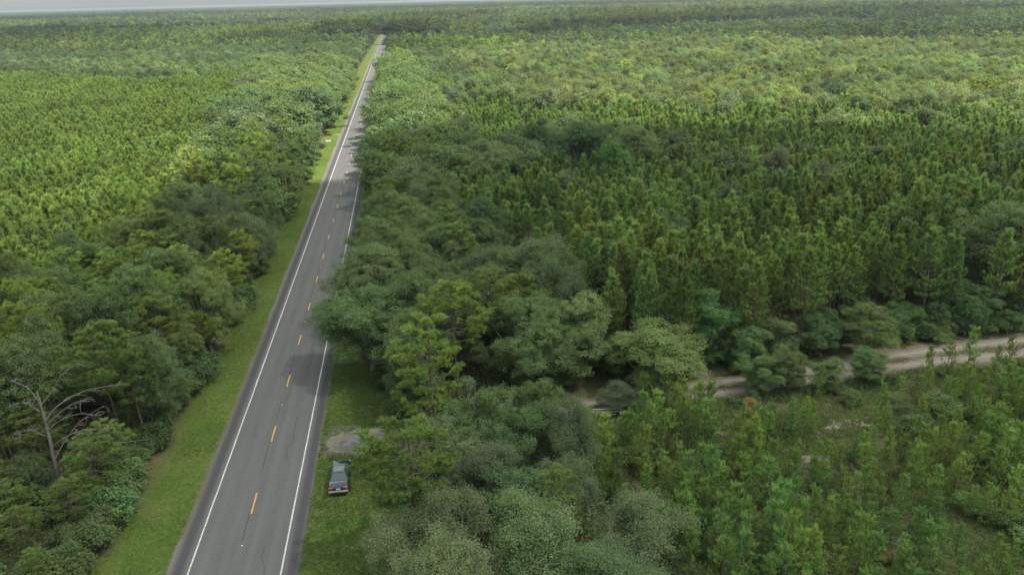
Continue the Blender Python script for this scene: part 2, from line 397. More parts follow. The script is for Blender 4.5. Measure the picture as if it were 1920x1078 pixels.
# dusty edge against the asphalt on both sides
ex = mth(t, 'ABSOLUTE', mth(t, 'SUBTRACT', mth(t, 'ADD', sp.outputs[0], mth(t, 'MULTIPLY', mth(t, 'SUBTRACT', n2, .5), .5)), (EL+ER)/2))
c = mixc(t, mth(t, 'MULTIPLY', maprange(t, ex, (ER-EL)/2+.5, (ER-EL)/2), .75), c, (.15, .125, .085))
b = N.new('ShaderNodeBsdfPrincipled'); L.new(c, b.inputs['Base Color']); b.inputs['Roughness'].default_value = 1
b.inputs['Specular IOR Level'].default_value = 0
bp = N.new('ShaderNodeBump'); bp.inputs['Strength'].default_value = .7; bp.inputs['Distance'].default_value = .08
L.new(n2, bp.inputs['Height']); L.new(bp.outputs[0], b.inputs['Normal']); L.new(b.outputs[0], o.inputs[0])
VERGE = M
ys = np.concatenate([np.arange(20, 200, 1.2), np.arange(200, 1500, 10)])
ex_l = -27.2+1.8*(vnoise(ys, ys*0, 5, 3)-.5)
bx_ = bendx(ys); v, f = ribbon(list(zip(ex_l+bx_, ys)), list(zip(ys*0+EL+1.0+bx_, ys)), .004)
mb = MB(); mb.add(v, f); tag(obj('grass_verge', mb.mesh('grass_verge', [VERGE])), kind='structure')
ex_r = np.interp(ys, [20, 60, 78, 86, 100, 2600], [-1.0, -2.2, -3.5, -6.5, -7.5, -7.5])+2.0*(vnoise(ys, ys*0, 4, 4)-.5)
v, f = ribbon(list(zip(ys*0+ER-1.0+bx_, ys)), list(zip(ex_r+bx_, ys)), .004)
mb = MB(); mb.add(v, f); tag(obj('grass_verge', mb.mesh('grass_verge', [VERGE])), kind='structure')

M, t, N, L, o = mat('worn_asphalt')
tc = N.new('ShaderNodeTexCoord'); P = tc.outputs['Object']
sp = N.new('ShaderNodeSeparateXYZ'); L.new(P, sp.inputs[0])
mp = N.new('ShaderNodeMapping'); mp.inputs['Scale'].default_value = (1.6, .07, 1); L.new(P, mp.inputs[0])
n1 = noise(t, 1.0, 4, .6, mp.outputs[0]); n2 = noise(t, 12, 5, .7, P); n3 = noise(t, .22, 4, .6, P); n4 = noise(t, .35, 5, .7, P)
ax = mth(t, 'ABSOLUTE', mth(t, 'SUBTRACT', sp.outputs[0], RC))
lane = mixc(t, maprange(t, n1, .3, .7), (.098, .098, .094), (.128, .127, .121))
lane = mixc(t, maprange(t, n3, .35, .7), lane, (.116, .117, .113))
lane = mixc(t, mth(t, 'MULTIPLY', maprange(t, n2, .45, .8), .35), lane, (.075, .075, .073))
wp = mth(t, 'ABSOLUTE', mth(t, 'SUBTRACT', mth(t, 'ABSOLUTE', mth(t, 'SUBTRACT', ax, 1.85)), .85))
lane = mixc(t, mth(t, 'MULTIPLY', maprange(t, wp, .42, .05), mth(t, 'MULTIPLY', n1, .55)), lane, (.145, .143, .135))
lane = mixc(t, mth(t, 'MULTIPLY', maprange(t, mth(t, 'ABSOLUTE', mth(t, 'SUBTRACT', ax, 1.85)), .3, .0), maprange(t, n4, .45, .7, 0, .5)), lane, (.07, .07, .068))
# darker shoulder outside the edge lines
shn = mth(t, 'ADD', ax, mth(t, 'MULTIPLY', mth(t, 'SUBTRACT', n4, .5), .25))
c = mixc(t, maprange(t, shn, HW+.28, HW+.62), lane, (.066, .066, .068))
c = mixc(t, maprange(t, shn, HW+1.05, HW+1.6), c, (.15, .14, .125))
# longitudinal centre joint and one wandering crack in the right lane; fine cross cracks
wob = mth(t, 'MULTIPLY', mth(t, 'SUBTRACT', noise(t, .16, 5, .65, P), .5), 2.6)
wob1 = mth(t, 'MULTIPLY', mth(t, 'SUBTRACT', noise(t, .5, 3, .6, P), .5), .12)
gap = maprange(t, noise(t, .11, 3, .6, P), .44, .52)
cr1 = maprange(t, mth(t, 'ABSOLUTE', mth(t, 'SUBTRACT', mth(t, 'ADD', sp.outputs[0], wob1), RC-.12)), .075, .03)
cr2 = maprange(t, mth(t, 'ABSOLUTE', mth(t, 'SUBTRACT', mth(t, 'ADD', sp.outputs[0], wob), RC+2.1)), .07, .025)
vy = mth(t, 'ADD', sp.outputs[1], mth(t, 'MULTIPLY', mth(t, 'SUBTRACT', noise(t, .4, 4, .65, P), .5), 2.4))
fr = mth(t, 'ABSOLUTE', mth(t, 'SUBTRACT', mth(t, 'MODULO', vy, 9.3), 4.6))
cr3 = mth(t, 'MULTIPLY', maprange(t, fr, .07, .02), maprange(t, noise(t, .3, 3, .6, P), .5, .58))
ck = mth(t, 'MAXIMUM', mth(t, 'MULTIPLY', mth(t, 'MAXIMUM', cr1, mth(t, 'MULTIPLY', cr2, .8)), gap), mth(t, 'MULTIPLY', cr3, .5), clamp=True)
c = mixc(t, mth(t, 'MULTIPLY', ck, .75), c, (.05, .05, .05))
b = N.new('ShaderNodeBsdfPrincipled'); L.new(c, b.inputs['Base Color']); b.inputs['Roughness'].default_value = .85
b.inputs['Specular IOR Level'].default_value = .25
L.new(b.outputs[0], o.inputs[0]); ROAD = M
ys = np.concatenate([np.arange(15, 260, .8), np.arange(260, 1500, 10)])
l = EL+.35*(vnoise(ys, ys*0, 2.1, 7)-.5)+.35*(vnoise(ys, ys*0, 9, 8)-.5)-np.clip((ys-90)/150, 0, 1)*.7
r = ER+.3*(vnoise(ys, ys*0, 2.3, 9)-.5)+.2*(vnoise(ys, ys*0, 7, 10)-.5)
v, f = ribbon(list(zip(l+bendx(ys), ys)), list(zip(r+bendx(ys), ys)), .05)
nb_ = len(v)
v2 = v+[(x, y, -.02) for x, y, z in v]     # the slab has an edge
n = len(ys)
f2 = f+[[i, i+1, nb_+i+1, nb_+i] for i in range(n-1)]+[[n+i+1, n+i, nb_+n+i, nb_+n+i+1] for i in range(n-1)]
mb = MB(); mb.add(v2, f2); road = tag(obj('road', mb.mesh('road', [ROAD])), kind='structure')

def paintmat(name, col, wear):
    M, t, N, L, o = mat(name); tc = N.new('ShaderNodeTexCoord')
    a = noise(t, 5, 6, .75, tc.outputs['Object']); a2 = noise(t, .5, 3, .6, tc.outputs['Object'])
    c = mixc(t, maprange(t, mth(t, 'ADD', a, mth(t, 'MULTIPLY', a2, .3)), .58, .9, 0, wear), col, (.16, .155, .145))
    b = N.new('ShaderNodeBsdfPrincipled'); L.new(c, b.inputs['Base Color']); b.inputs['Roughness'].default_value = .7
    L.new(b.outputs[0], o.inputs[0]); return M
WHITE = paintmat('white_road_paint', (.62, .61, .57), .9); YEL = paintmat('yellow_road_paint', (.62, .34, .05), .6)
ys = np.concatenate([np.arange(15, 300, 1.5), np.arange(300, 1500, 10)])
for sgn in (-1, 1):
    jit = .03*(vnoise(ys, ys*0, 1.7, 20+sgn)-.5)
    wdt = .065+.02*(vnoise(ys, ys*0, 1.1, 30+sgn)-.5)
    v, f = ribbon(list(zip(RC+sgn*HW-wdt+jit+bendx(ys), ys)), list(zip(RC+sgn*HW+wdt+jit+bendx(ys), ys)), .054)
    mb = MB(); mb.add(v, f); obj('edge_line', mb.mesh('edge_line', [WHITE]), road)
dm = []
for k in range(4):
    ny = np.linspace(-1.55, 1.55, 14); R = np.random.default_rng(k)
    v, f = ribbon(list(zip(-.075+R.uniform(-.012, .012, 14), ny)), list(zip(.075+R.uniform(-.012, .012, 14), ny)), .055)
    mb = MB(); mb.add(v, f); dm.append(mb.mesh('centre_dash', [YEL]))
for i in range(-3, 60):
    d = obj('centre_dash', dm[i % 4], road); d.location = (RC, 62.0+12.19*i, 0)
# raised reflectors on the centre line
mb = MB(); mb.add([(-.06, -.06, .05), (.06, -.06, .05), (.06, .06, .05), (-.06, .06, .05), (-.035, -.02, .075), (.035, -.02, .075), (.035, .02, .075), (-.035, .02, .075)],
                  [[0, 1, 5, 4], [1, 2, 6, 5], [2, 3, 7, 6], [3, 0, 4, 7], [4, 5, 6, 7]])
rm = mb.mesh('road_reflector', [plain('reflector_white', (.75, .75, .7), .3)])
for i in range(4):
    d = obj('road_reflector', rm, road); d.location = (RC-.02, 56.1+24.4*i, 0)

# sandy track on the right
TRK = np.array([(3, 70.5), (11, 71.3), (17, 72.8), (24, 75.4), (33, 75.2), (45, 76.2), (58, 78.2), (74, 78.9), (100, 80), (150, 86)])
tx = np.arange(3, 150, .6); ty = np.interp(tx, TRK[:, 0], TRK[:, 1])
ty = np.convolve(np.pad(ty, 6, 'edge'), np.ones(13)/13, 'valid')
thw = 2.9+.6*(vnoise(tx, tx*0, 6, 40)-.5)+np.clip((tx-40)/30, 0, 1)*1.6
def trk_y(x): return np.interp(x, tx, ty)
M, t, N, L, o = mat('track_sand')
tc = N.new('ShaderNodeTexCoord'); P = tc.outputs['Object']; at = N.new('ShaderNodeAttribute'); at.attribute_name = 'tint'
n1 = noise(t, .5, 5, .6, P); n2 = noise(t, 3.5, 6, .7, P)
mp = N.new('ShaderNodeMapping'); mp.inputs['Scale'].default_value = (.25, 3.0, 1); L.new(P, mp.inputs[0]); n3 = noise(t, 1.0, 4, .6, mp.outputs[0])
c = mixc(t, maprange(t, n1, .35, .65), (.135, .112, .083), (.180, .154, .120))
c = mixc(t, maprange(t, n3, .5, .75), c, (.075, .082, .042))
c = mixc(t, mth(t, 'MULTIPLY', at.outputs['Fac'], maprange(t, n2, .25, .6, .55, 1.0)), c, (.315, .28, .23))
c = mixc(t, mth(t, 'MULTIPLY', maprange(t, n2, .55, .75), .5), c, (.13, .115, .075))
b = N.new('ShaderNodeBsdfPrincipled'); L.new(c, b.inputs['Base Color']); b.inputs['Roughness'].default_value = 1; b.inputs['Specular IOR Level'].default_value = .1
bp = N.new('ShaderNodeBump'); bp.inputs['Strength'].default_value = .6; bp.inputs['Distance'].default_value = .1
L.new(n2, bp.inputs['Height']); L.new(bp.outputs[0], b.inputs['Normal']); L.new(b.outputs[0], o.inputs[0]); SAND = M
# cross-section with two pressed wheel ruts; sand in the ruts is paler
cs = [(-1, .004, 0), (-.86, .03, 0), (-.58, .045, .1), (-.42, .014, .9), (-.27, .014, .9), (-.12, .05, .15), (.12, .055, .1), (.28, .014, 1), (.46, .014, 1), (.6, .05, .2), (.85, .03, .1), (1, .004, 0)]
V, Fc, Tn = [], [], []
for i in range(len(tx)):
    jj = rng.normal()*.06
    for u, z, tn_ in cs:
        e = 1.3*(vnoise(tx[i], u*10, 1.6, 60)-.5) if abs(u) == 1 else .5*(vnoise(tx[i], u*10, 2.5, 61)-.5)
        V.append((tx[i]-(0), ty[i]+u*thw[i]+e+jj*.5, z+rng.uniform(0, .012)))
K = len(cs)
for i in range(len(tx)-1):
    for j in range(K-1):
        Fc.append([i*K+j, (i+1)*K+j, (i+1)*K+j+1, i*K+j+1]); Tn.append((cs[j][2]+cs[j+1][2])/2)
mb = MB(); mb.add(V, Fc, tint=Tn, smooth=True); tag(obj('sandy_track', mb.mesh('sandy_track', [SAND])), kind='structure')

# grey gravel pull-off by the road
def blobpoly(cx, cy, rx, ry, seed, n=40, rough=.3):
    a = np.arange(n)/n*2*pi
    rr = 1+rough*(vnoise(np.cos(a)*3+seed, np.sin(a)*3, 1., seed)-.5)*2+.08*np.sin(a*5+seed)
    return [(cx+cos(q)*rx*s, cy+sin(q)*ry*s) for q, s in zip(a, rr)]
def groundmat(name, c1, c2, sc):
    M, t, N, L, o = mat(name); tc = N.new('ShaderNodeTexCoord'); P = tc.outputs['Object']
    a = noise(t, sc, 6, .7, P); b_ = noise(t, sc*6, 4, .7, P)
    c = mixc(t, maprange(t, a, .35, .65), c1, c2); c = mixc(t, mth(t, 'MULTIPLY', maprange(t, b_, .5, .75), .4), c, (.10, .10, .06))
    b = N.new('ShaderNodeBsdfPrincipled'); L.new(c, b.inputs['Base Color']); b.inputs['Roughness'].default_value = 1; b.inputs['Specular IOR Level'].default_value = .1
    bp = N.new('ShaderNodeBump'); bp.inputs['Strength'].default_value = .7; bp.inputs['Distance'].default_value = .06
    L.new(b_, bp.inputs['Height']); L.new(bp.outputs[0], b.inputs['Normal']); L.new(b.outputs[0], o.inputs[0]); return M
GRAV = groundmat('grey_gravel', (.135, .132, .125), (.205, .20, .19), .9)
DIRT = groundmat('sandy_soil', (.125, .112, .078), (.215, .195, .150), .7)
sheet('dirt_patch', blobpoly(-7.2, 71.2, 3.6, 2.9, 3, rough=.5), .008, DIRT)
sheet('gravel_patch', blobpoly(-6.7, 71.0, 2.1, 1.55, 5), .012, GRAV)
sheet('sandy_driveway', [(-21.6, 271.2), (-21.6, 274.6), (-23.6, 274.0), (-25.2, 273.6), (-25.2, 272.4), (-23.4, 272.0)], .010, groundmat('pale_sand', (.17, .165, .10), (.26, .245, .17), .8))
for i, (cx, cy, rx, ry) in enumerate([(43.5, 65.5, 3.0, 1.0), (37, 60, 1.6, .9), (30.5, 66.5, 1.4, .8), (24.5, 53, 1.5, .7), (33, 50, 1.2, .6), (52, 62, 1.6, .7), (27, 62.5, 1.6, .7), (40, 55, 1.8, .6), (22.5, 48.3, 1.0, .8), (47, 58, 1.5, .5)]):
    sheet('bare_soil_patch', blobpoly(cx, cy, rx, ry, 70+i, rough=.5), .006+.001*i, DIRT if i else groundmat('bare_pale_soil', (.22, .18, .14), (.34, .30, .26), .9))
V = blobpoly(57, 85.2, 9, 2.8, 90, rough=.4); sheet('track_shoulder', V, .003, DIRT)

# ------------------------------------------------------------------ clouds that shade the near woods (high above the scene, out of frame)
M, t, N, L, o = mat('cloud_white')
d = N.new('ShaderNodeBsdfDiffuse'); d.inputs[0].default_value = (.93, .93, .93, 1)
tr = N.new('ShaderNodeBsdfTranslucent'); tr.inputs[0].default_value = (.93, .93, .93, 1)
tp = N.new('ShaderNodeBsdfTransparent')
m1 = N.new('ShaderNodeMixShader'); m1.inputs[0].default_value = .74; L.new(d.outputs[0], m1.inputs[1]); L.new(tr.outputs[0], m1.inputs[2])
m2 = N.new('ShaderNodeMixShader'); m2.inputs[0].default_value = .42; L.new(m1.outputs[0], m2.inputs[1]); L.new(tp.outputs[0], m2.inputs[2])
L.new(m2.outputs[0], o.inputs[0]); CLOUD = M
def poly_sd(px, py, poly):
    """distance inside (+) / outside (-) a polygon"""
    poly = np.array(poly, float); ins = np.zeros(px.shape, bool); dmin = np.full(px.shape, 1e9)
    for (x1, y1), (x2, y2) in zip(poly, np.roll(poly, -1, 0)):
        ex, ey = x2-x1, y2-y1; tt = np.clip(((px-x1)*ex+(py-y1)*ey)/(ex*ex+ey*ey), 0, 1)
        dmin = np.minimum(dmin, np.hypot(px-x1-tt*ex, py-y1-tt*ey))
        c_ = ((y1 > py) != (y2 > py)) & (px < ex*(py-y1)/(ey+1e-12)+x1); ins ^= c_
    return np.where(ins, dmin, -dmin)
CZ = 620.0
OFF = np.array([SDIR.x, SDIR.y])/SDIR.z*(CZ-8)
def cloud(poly, cell, wob, label, seed):
    poly = np.array(poly, float)+OFF
    x0, y0 = poly.min(0)-40; x1, y1 = poly.max(0)+40
    gx, gy = np.meshgrid(np.arange(x0, x1, cell), np.arange(y0, y1, cell), indexing='ij')
    s_ = poly_sd(gx, gy, poly)+wob*(vnoise(gx, gy, wob*2.2, seed)-.5)*2+wob*.5*(vnoise(gx, gy, wob*.8, seed+1)-.5)*2
    th = np.sqrt(np.clip(s_, 0, 120)/120)
    top = CZ+th*46*(.6+.8*vnoise(gx, gy, 70, seed+2))+th*18*vnoise(gx, gy, 24, seed+3); bot = CZ-th*22*(.5+vnoise(gx, gy, 60, seed+4))
    ok = s_ > 0; idx = -np.ones(gx.shape, int); idx[ok] = np.arange(ok.sum()); n = ok.sum()
    v = np.concatenate([np.stack([gx[ok], gy[ok], top[ok]], -1), np.stack([gx[ok], gy[ok], bot[ok]], -1)])
    a, b_, c_, d_ = idx[:-1, :-1], idx[1:, :-1], idx[1:, 1:], idx[:-1, 1:]
    full = (a >= 0) & (b_ >= 0) & (c_ >= 0) & (d_ >= 0)
    q = np.stack([a[full], b_[full], c_[full], d_[full]], -1)
    mb = MB(); mb.add(v, np.concatenate([q, q[:, ::-1]+n]), smooth=True)
    return tag(obj('cloud', mb.mesh('cloud', [CLOUD])), kind='stuff')
cloud([(-330, -420), (420, -420), (430, 270), (300, 190), (170, 166), (120, 196), (76, 212), (24, 208), (-8, 196), (-30, 215), (-37, 185), (-42, 140), (-58, 112), (-90, 118), (-330, 100)], 9, 7, '', 1)
cloud([(90, 760), (300, 900), (520, 980), (800, 880), (1000, 900), (900, 1250), (500, 1400), (150, 1050)], 16, 30, '', 5)
cloud([(-900, 900), (-300, 1000), (-250, 1250), (-600, 1600), (-1400, 1300)], 20, 40, '', 9)
cloud([(-1900, 2600), (600, 2300), (1900, 2500), (1600, 3600), (-200, 4200), (-2400, 3600)], 50, 90, '', 13)

# ------------------------------------------------------------------ where each kind of wood grows
def bl(y): return np.interp(y, [0, 90, 97, 104, 114, 140, 190, 300, 430, 500], [-600, -600, -66, -54, -47, -42, -45, -58, -75, -85])
def er(y): return np.interp(y, [40, 60, 66, 75, 80, 87, 98, 109, 125, 160, 200, 240, 300, 400, 560], [13, 13, 14.5, 16, 21, 20, 17, 13, 9, 10, 12, 12, 6, 6, 6])
def yb(x): return np.interp(x, [0, 20, 45, 120, 170, 300, 500, 900], [320, 300, 278, 236, 204, 232, 330, 420])
def ybb(x): return np.interp(x, [0, 5, 218, 365, 600, 1200], [560, 565, 590, 455, 430, 480])

taken = []                       # (x, y, r) of every tree placed by hand
def free(x, y, r):
    return all((x-a)**2+(y-b)**2 > (r*.5+c_*.62)**2 for a, b, c_ in taken)
def put(kind, i, x, y, H, label, tone=(1, 1, 1), rad=None, rz=None, name=None, cat='tree', group=None):
    P_ = {'oak': OAK, 'wil': WIL, 'pin': PIN, 'tal': TAL, 'yng': YNG, 'shr': SHR}[kind]
    pr = P_[i % len(P_)]
    taken.append((x, y, rad or pr[2]*H/pr[1]))
    nm = name or {'oak': 'oak_tree', 'wil': 'hardwood_tree', 'pin': 'pine_tree', 'tal': 'tall_pine', 'yng': 'young_pine', 'shr': 'shrub'}[kind]
    return tree(nm, pr, x, y, H, label, cat, group, tone, rz, rad)

DK = (.92, 1.0, .88); GY = (1.08, 1.05, 1.06); BR = (1.05, 1.3, .85); YG = (1.10, 1.14, .85)
# right of the road
put('oak', 0, -5.6, 86.5, 11.3, 'big spreading oak reaching farthest over the right lane of the road', DK, 7.4)
put('oak', 1, -5.4, 101, 11.5, 'broad oak overhanging the right lane just beyond the farthest reaching oak', (.95, 1, 1), 7.2)
put('oak', 2, -4.2, 117, 12, 'wide rounded oak at the road edge in front of the tree wall bend', (.9, .95, .95), 6.2)
put('oak', 3, -3.4, 133, 12, 'tall roadside oak with mixed grey green crown behind the overhanging oaks', GY, 6.2)
put('oak', 4, 10.5, 121, 13, 'dark green oak standing against the edge of the pine plantation', (.62, .72, .9), 5.6)
put('oak', 0, 16.5, 160, 15.5, 'large grey green oak with a smooth domed crown beyond the road belt', GY, 8.2)
put('oak', 2, 15.0, 204, 15, 'grey oak at the boundary of shade and sunlit pines', (1.1, 1, 1.25), 6.4)
put('oak', 1, 37.5, 166, 16.5, 'darkest oak in the clump standing inside the right plantation', (.62, .74, .72), 8.0)
put('oak', 3, 31.5, 182, 15.5, 'dark domed oak at the left of the clump inside the plantation', (.66, .78, .78), 7.4)
put('oak', 4, 50.5, 172, 15, 'olive grey oak at the right end of the clump inside the plantation', (1.05, 1, 1.12), 7.4)
put('oak', 1, 43.5, 159, 13.4, 'bright green oak in the middle of the dark oak clump', (.75, 1.25, .7), 4.6)
put('tal', 0, 0.8, 67.0, 15.0, 'tallest yellow green pine between the gravel patch and the hardwoods', YG, 3.9)
put('tal', 1, -1.2, 53.6, 12.4, 'open crowned yellow green pine leaning over the grass beside the parked car', YG, 4.3)
put('tal', 2, 4.0, 78.5, 14, 'round topped pine emerging from the oaks behind the tallest pine', (1.15, 1.1, .85), 4.0)
put('tal', 3, 9, 85.5, 13, 'slender pine rising between the big oaks left of the plantation', (1.05, 1.05, .9), 3.2)
put('oak', 2, 12.0, 80.2, 11.5, 'wide light green oak at the bend of the sandy track', (1.1, 1.08, 1.0), 5.8)
put('oak', 5, 18.2, 81.0, 10.8, 'light green oak nearest the gap left of the pine plantation front', (1.15, 1.1, 1.0), 4.8)
put('oak', 3, 9.5, 93, 11.5, 'full crowned oak touching the plantation corner behind the light green oaks', (1., 1.05, .95), 5.8)
put('oak', 4, 2.0, 95.5, 11.5, 'oak in the centre of the roadside belt beyond the emergent pine', (.95, 1.0, .9), 5.6)
put('oak', 0, 13.8, 103.5, 9.8, 'smaller oak against the pines at the back of the roadside belt', (1.0, 1.0, 1.05), 4.4)
put('oak', 6, 4.6, 63.4, 9.4, 'bushy oak directly behind the grey twigged hardwoods', (.85, .95, .9), 3.9)
put('oak', 7, 8.8, 60.6, 8.6, 'deep green oak at the centre of the belt in front of the track', (.8, .95, .85), 3.9)
put('oak', 5, 6.3, 52.6, 8.0, 'dark blue green oak in the gap between the pine and pale hardwoods', (.62, .78, .85), 3.7)
put('oak', 6, 1.9, 58.5, 8.6, 'grey green oak right behind the pine beside the car', (1., 1.0, 1.05), 3.8)
put('oak', 5, 26.4, 76.2, 8.6, 'round light green oak standing alone in the sandy track', (1.12, 1.15, .95), 5.7)
put('oak', 7, 14.6, 65.4, 5.2, 'glossy deep green maple at the edge of the young pines', (.72, 1.2, .62), 2.0)
put('oak', 6, 34.3, 82.0, 9.5, 'vivid dark green hardwood at the foot of the pines above the track', (.72, .98, .72), 3.7)
put('oak', 7, 42.6, 80.8, 6.4, 'soft green hardwood at the track edge beside the dark gap in the pines', (1.15, 1.1, 1.05), 3.0)
put('oak', 5, 54.6, 80.3, 6.8, 'small round pale green tree on the far edge of the track', (1.25, 1.2, 1.05), 3.1)
put('oak', 6, 50.6, 73.3, 4.6, 'bushy dark green tree on the near edge of the track', (.8, 1.0, .85), 2.3)
put('oak', 7, 37.3, 74.0, 5.0, 'leafy bush of a tree covering the middle of the track', (1.0, 1.1, .9), 2.3)
put('wil', 0, 20.8, 72.3, 3.6, 'grey twigged bush beside the rail fence with pale flecks', (1.1, 1.05, 1.1), 2.1, name='shrub', cat='shrub')
put('oak', 6, 41.0, 73.5, 5.2, 'second leafy bush of a tree hiding the middle of the track', (.9, 1.05, .85), 2.4)
put('oak', 5, 45.2, 72.8, 4.0, 'low leafy tree right of the pair hiding the track', (1.0, 1.05, .9), 1.9)
put('oak', 4, 80.5, 92, 15.5, 'big grey green oak at the right edge above the track', (1.1, 1.12, 1.15), 8.5)
put('oak', 5, 72, 86.5, 6.5, 'low dark oak below the big grey green oak', (.8, .95, .95), 3.6)
put('oak', 3, 75.5, 149.5, 13.2, 'grey oak poking out of the plantation left of its browner neighbour', (1.35, 1.1, 1.5), 4.3)
put('oak', 0, 78.5, 136.5, 12.6, 'brownish grey bare looking oak poking out of the plantation', (1.3, 1.0, 1.3), 4.0)
# pale hardwoods at the bottom of the view
put('wil', 0, 1.1, 48.0, 9.2, 'pale grey green hardwood with rounded top right of the pine by the car', (1.2, 1.18, 1.05), 3.8)
put('wil', 1, 1.0, 42.8, 9.2, 'palest hardwood with bare white twigs at the bottom edge', (1.45, 1.42, 1.28), 3.6)
put('wil', 2, -2.2, 47.6, 7.6, 'low grey hardwood beside the grass at the bottom edge', (1.2, 1.15, 1.05), 3.0)
put('wil', 3, 7.2, 46.4, 9.0, 'green hardwood with spreading pale limbs at the bottom centre', (1.0, 1.12, .88), 4.2)
put('wil', 0, 15.2, 46.2, 7.8, 'wide grey twigged hardwood next to the young pines at the bottom', (1.25, 1.22, 1.05), 4.0)
put('wil', 1, 11.5, 42.0, 7.8, 'green hardwood cut by the bottom edge under the wide grey one', (.85, 1.0, .8), 3.6)
put('wil', 2, 4.8, 55.8, 8.4, 'grey twigged hardwood leaning in front of the deep green oak', (1.1, 1.0, 1.1), 3.2)
put('wil', 3, 11.0, 53.6, 7.2, 'slim pale hardwood at the right of the belt above the wide grey one', (1.0, 1.0, .9), 2.9)
put('wil', 2, -2.6, 39.8, 7.0, 'grey bush like hardwood at the very bottom beside the grass', (1.2, 1.1, 1.15), 2.8)
# left of the road
put('oak', 5, -68.0, 239, 8.4, 'taller of two dark grey oaks alone in the left plantation', (.75, .7, 1.25), 4.6)
put('oak', 6, -72.0, 235, 7.4, 'lower of two dark grey oaks alone in the left plantation', (.72, .7, 1.2), 4.4)
put('tal', 0, -33.4, 266, 14.5, 'tallest dark pine at the wall of trees left of the road', (.72, .8, .85), 4.2)
put('tal', 2, -44.5, 262, 14.5, 'second dark pine behind the left wall of trees', (.72, .8, .85), 4.0)
put('tal', 1, -37.5, 250, 13.5, 'dark pine in front of the pair at the left wall of trees', (.75, .8, .85), 4.0)
put('oak', 4, -31.5, 238, 12, 'dark oak leaning over the verge at the left wall of trees', (.6, .7, .75), 5.6)
put('oak', 1, -31.5, 224, 12, 'deep green oak nearest on the left wall of trees', (.62, .72, .75), 5.4)
put('oak', 2, -36.5, 176, 11.5, 'broad oak on the left belt beside the sunlit plantation', (.95, .95, 1), 5.4)
put('oak', 0, -32.8, 146, 10.5, 'grey green oak in the left belt above the fallen pale branches', (1.1, 1.05, 1.15), 4.8)
put('wil', 1, -30.0, 112.5, 8.0, 'pale twiggy tree at the left verge with bare white branches', (1.15, 1.1, 1.1), 3.4)
put('tal', 3, -31.8, 96.5, 11.5, 'umbrella topped pine with a bare trunk in the left belt', (1.2, 1.15, .85), 3.4)
put('wil', 0, -30.8, 85.0, 7.4, 'feathery light green hardwood bulging towards the left verge', (.95, 1.1, .85), 3.6)
put('tal', 1, -29.4, 63.4, 6.5, 'leaning pine reaching over the left verge near the bottom', (1.0, 1.1, .9), 2.6)

# snags: a dead pine with long curved limbs, the trunk next to it, a bare top among the plantation
def snag(name, x, y, h, limbs, label, r=.2, lean=(0, 0)):
    e = empty(name, x, y); wd = MB()
    tube(wd, [(0, 0, -.2), (lean[0]*.3, lean[1]*.3, h*.35), (lean[0]*.6+.08, lean[1]*.6, h*.7), (lean[0], lean[1], h)], [r*1.15, r*.95, r*.8, r*.45], 7)
    obj('trunk', wd.mesh('dead_trunk', [DEADWOOD]), e)
    R = np.random.default_rng(int(h*100))
    for pts, r0 in limbs:
        mb = MB(); pts = np.array(pts, float); n = len(pts)
        u = np.linspace(0, n-1, n*4); fine = np.stack([np.interp(u, range(n), pts[:, k]) for k in range(3)], -1)
        ker = np.ones(5)/5; fine = np.stack([np.convolve(np.pad(fine[:, k], 2, 'edge'), ker, 'valid') for k in range(3)], -1)
        tube(mb, fine, np.linspace(r0*.78, .016, len(fine)), 5)
        for _ in range(11):
            i = R.integers(len(fine)//3, len(fine)); e2 = fine[i]+np.array([R.uniform(.2, .8), R.normal()*.5, R.uniform(-.5, .3)])
            tube(mb, curve(fine[i], e2, R.normal(size=3)*.1, 4), [.025, .02, .014, .006], 3)
        obj('limb', mb.mesh('limb', [DEADWOOD]), e)
    return tag(e, label, 'dead tree')
for i, (a, b_, h, lb) in enumerate([(-30.2, 60.5, 5.2, 'low pine right of the dead pine beside the verge'), (-36.2, 61.0, 4.8, 'low pine in front of the dead pine'), (-38.5, 64.0, 5.6, 'low pine in front of the two dead trunks'),
        (-30.4, 67.8, 6.4, 'pine behind the curved dead limbs next to the verge'), (-36.8, 69.8, 7.4, 'pine between the two dead trunks'), (-41.5, 66.5, 6.0, 'low pine at the left frame edge'), (-33.4, 57.6, 4.6, 'low pine at the bottom left corner by the verge')]):
    put('tal', i, a, b_, h, lb, (1.0, 1.05, .9), h*.42)
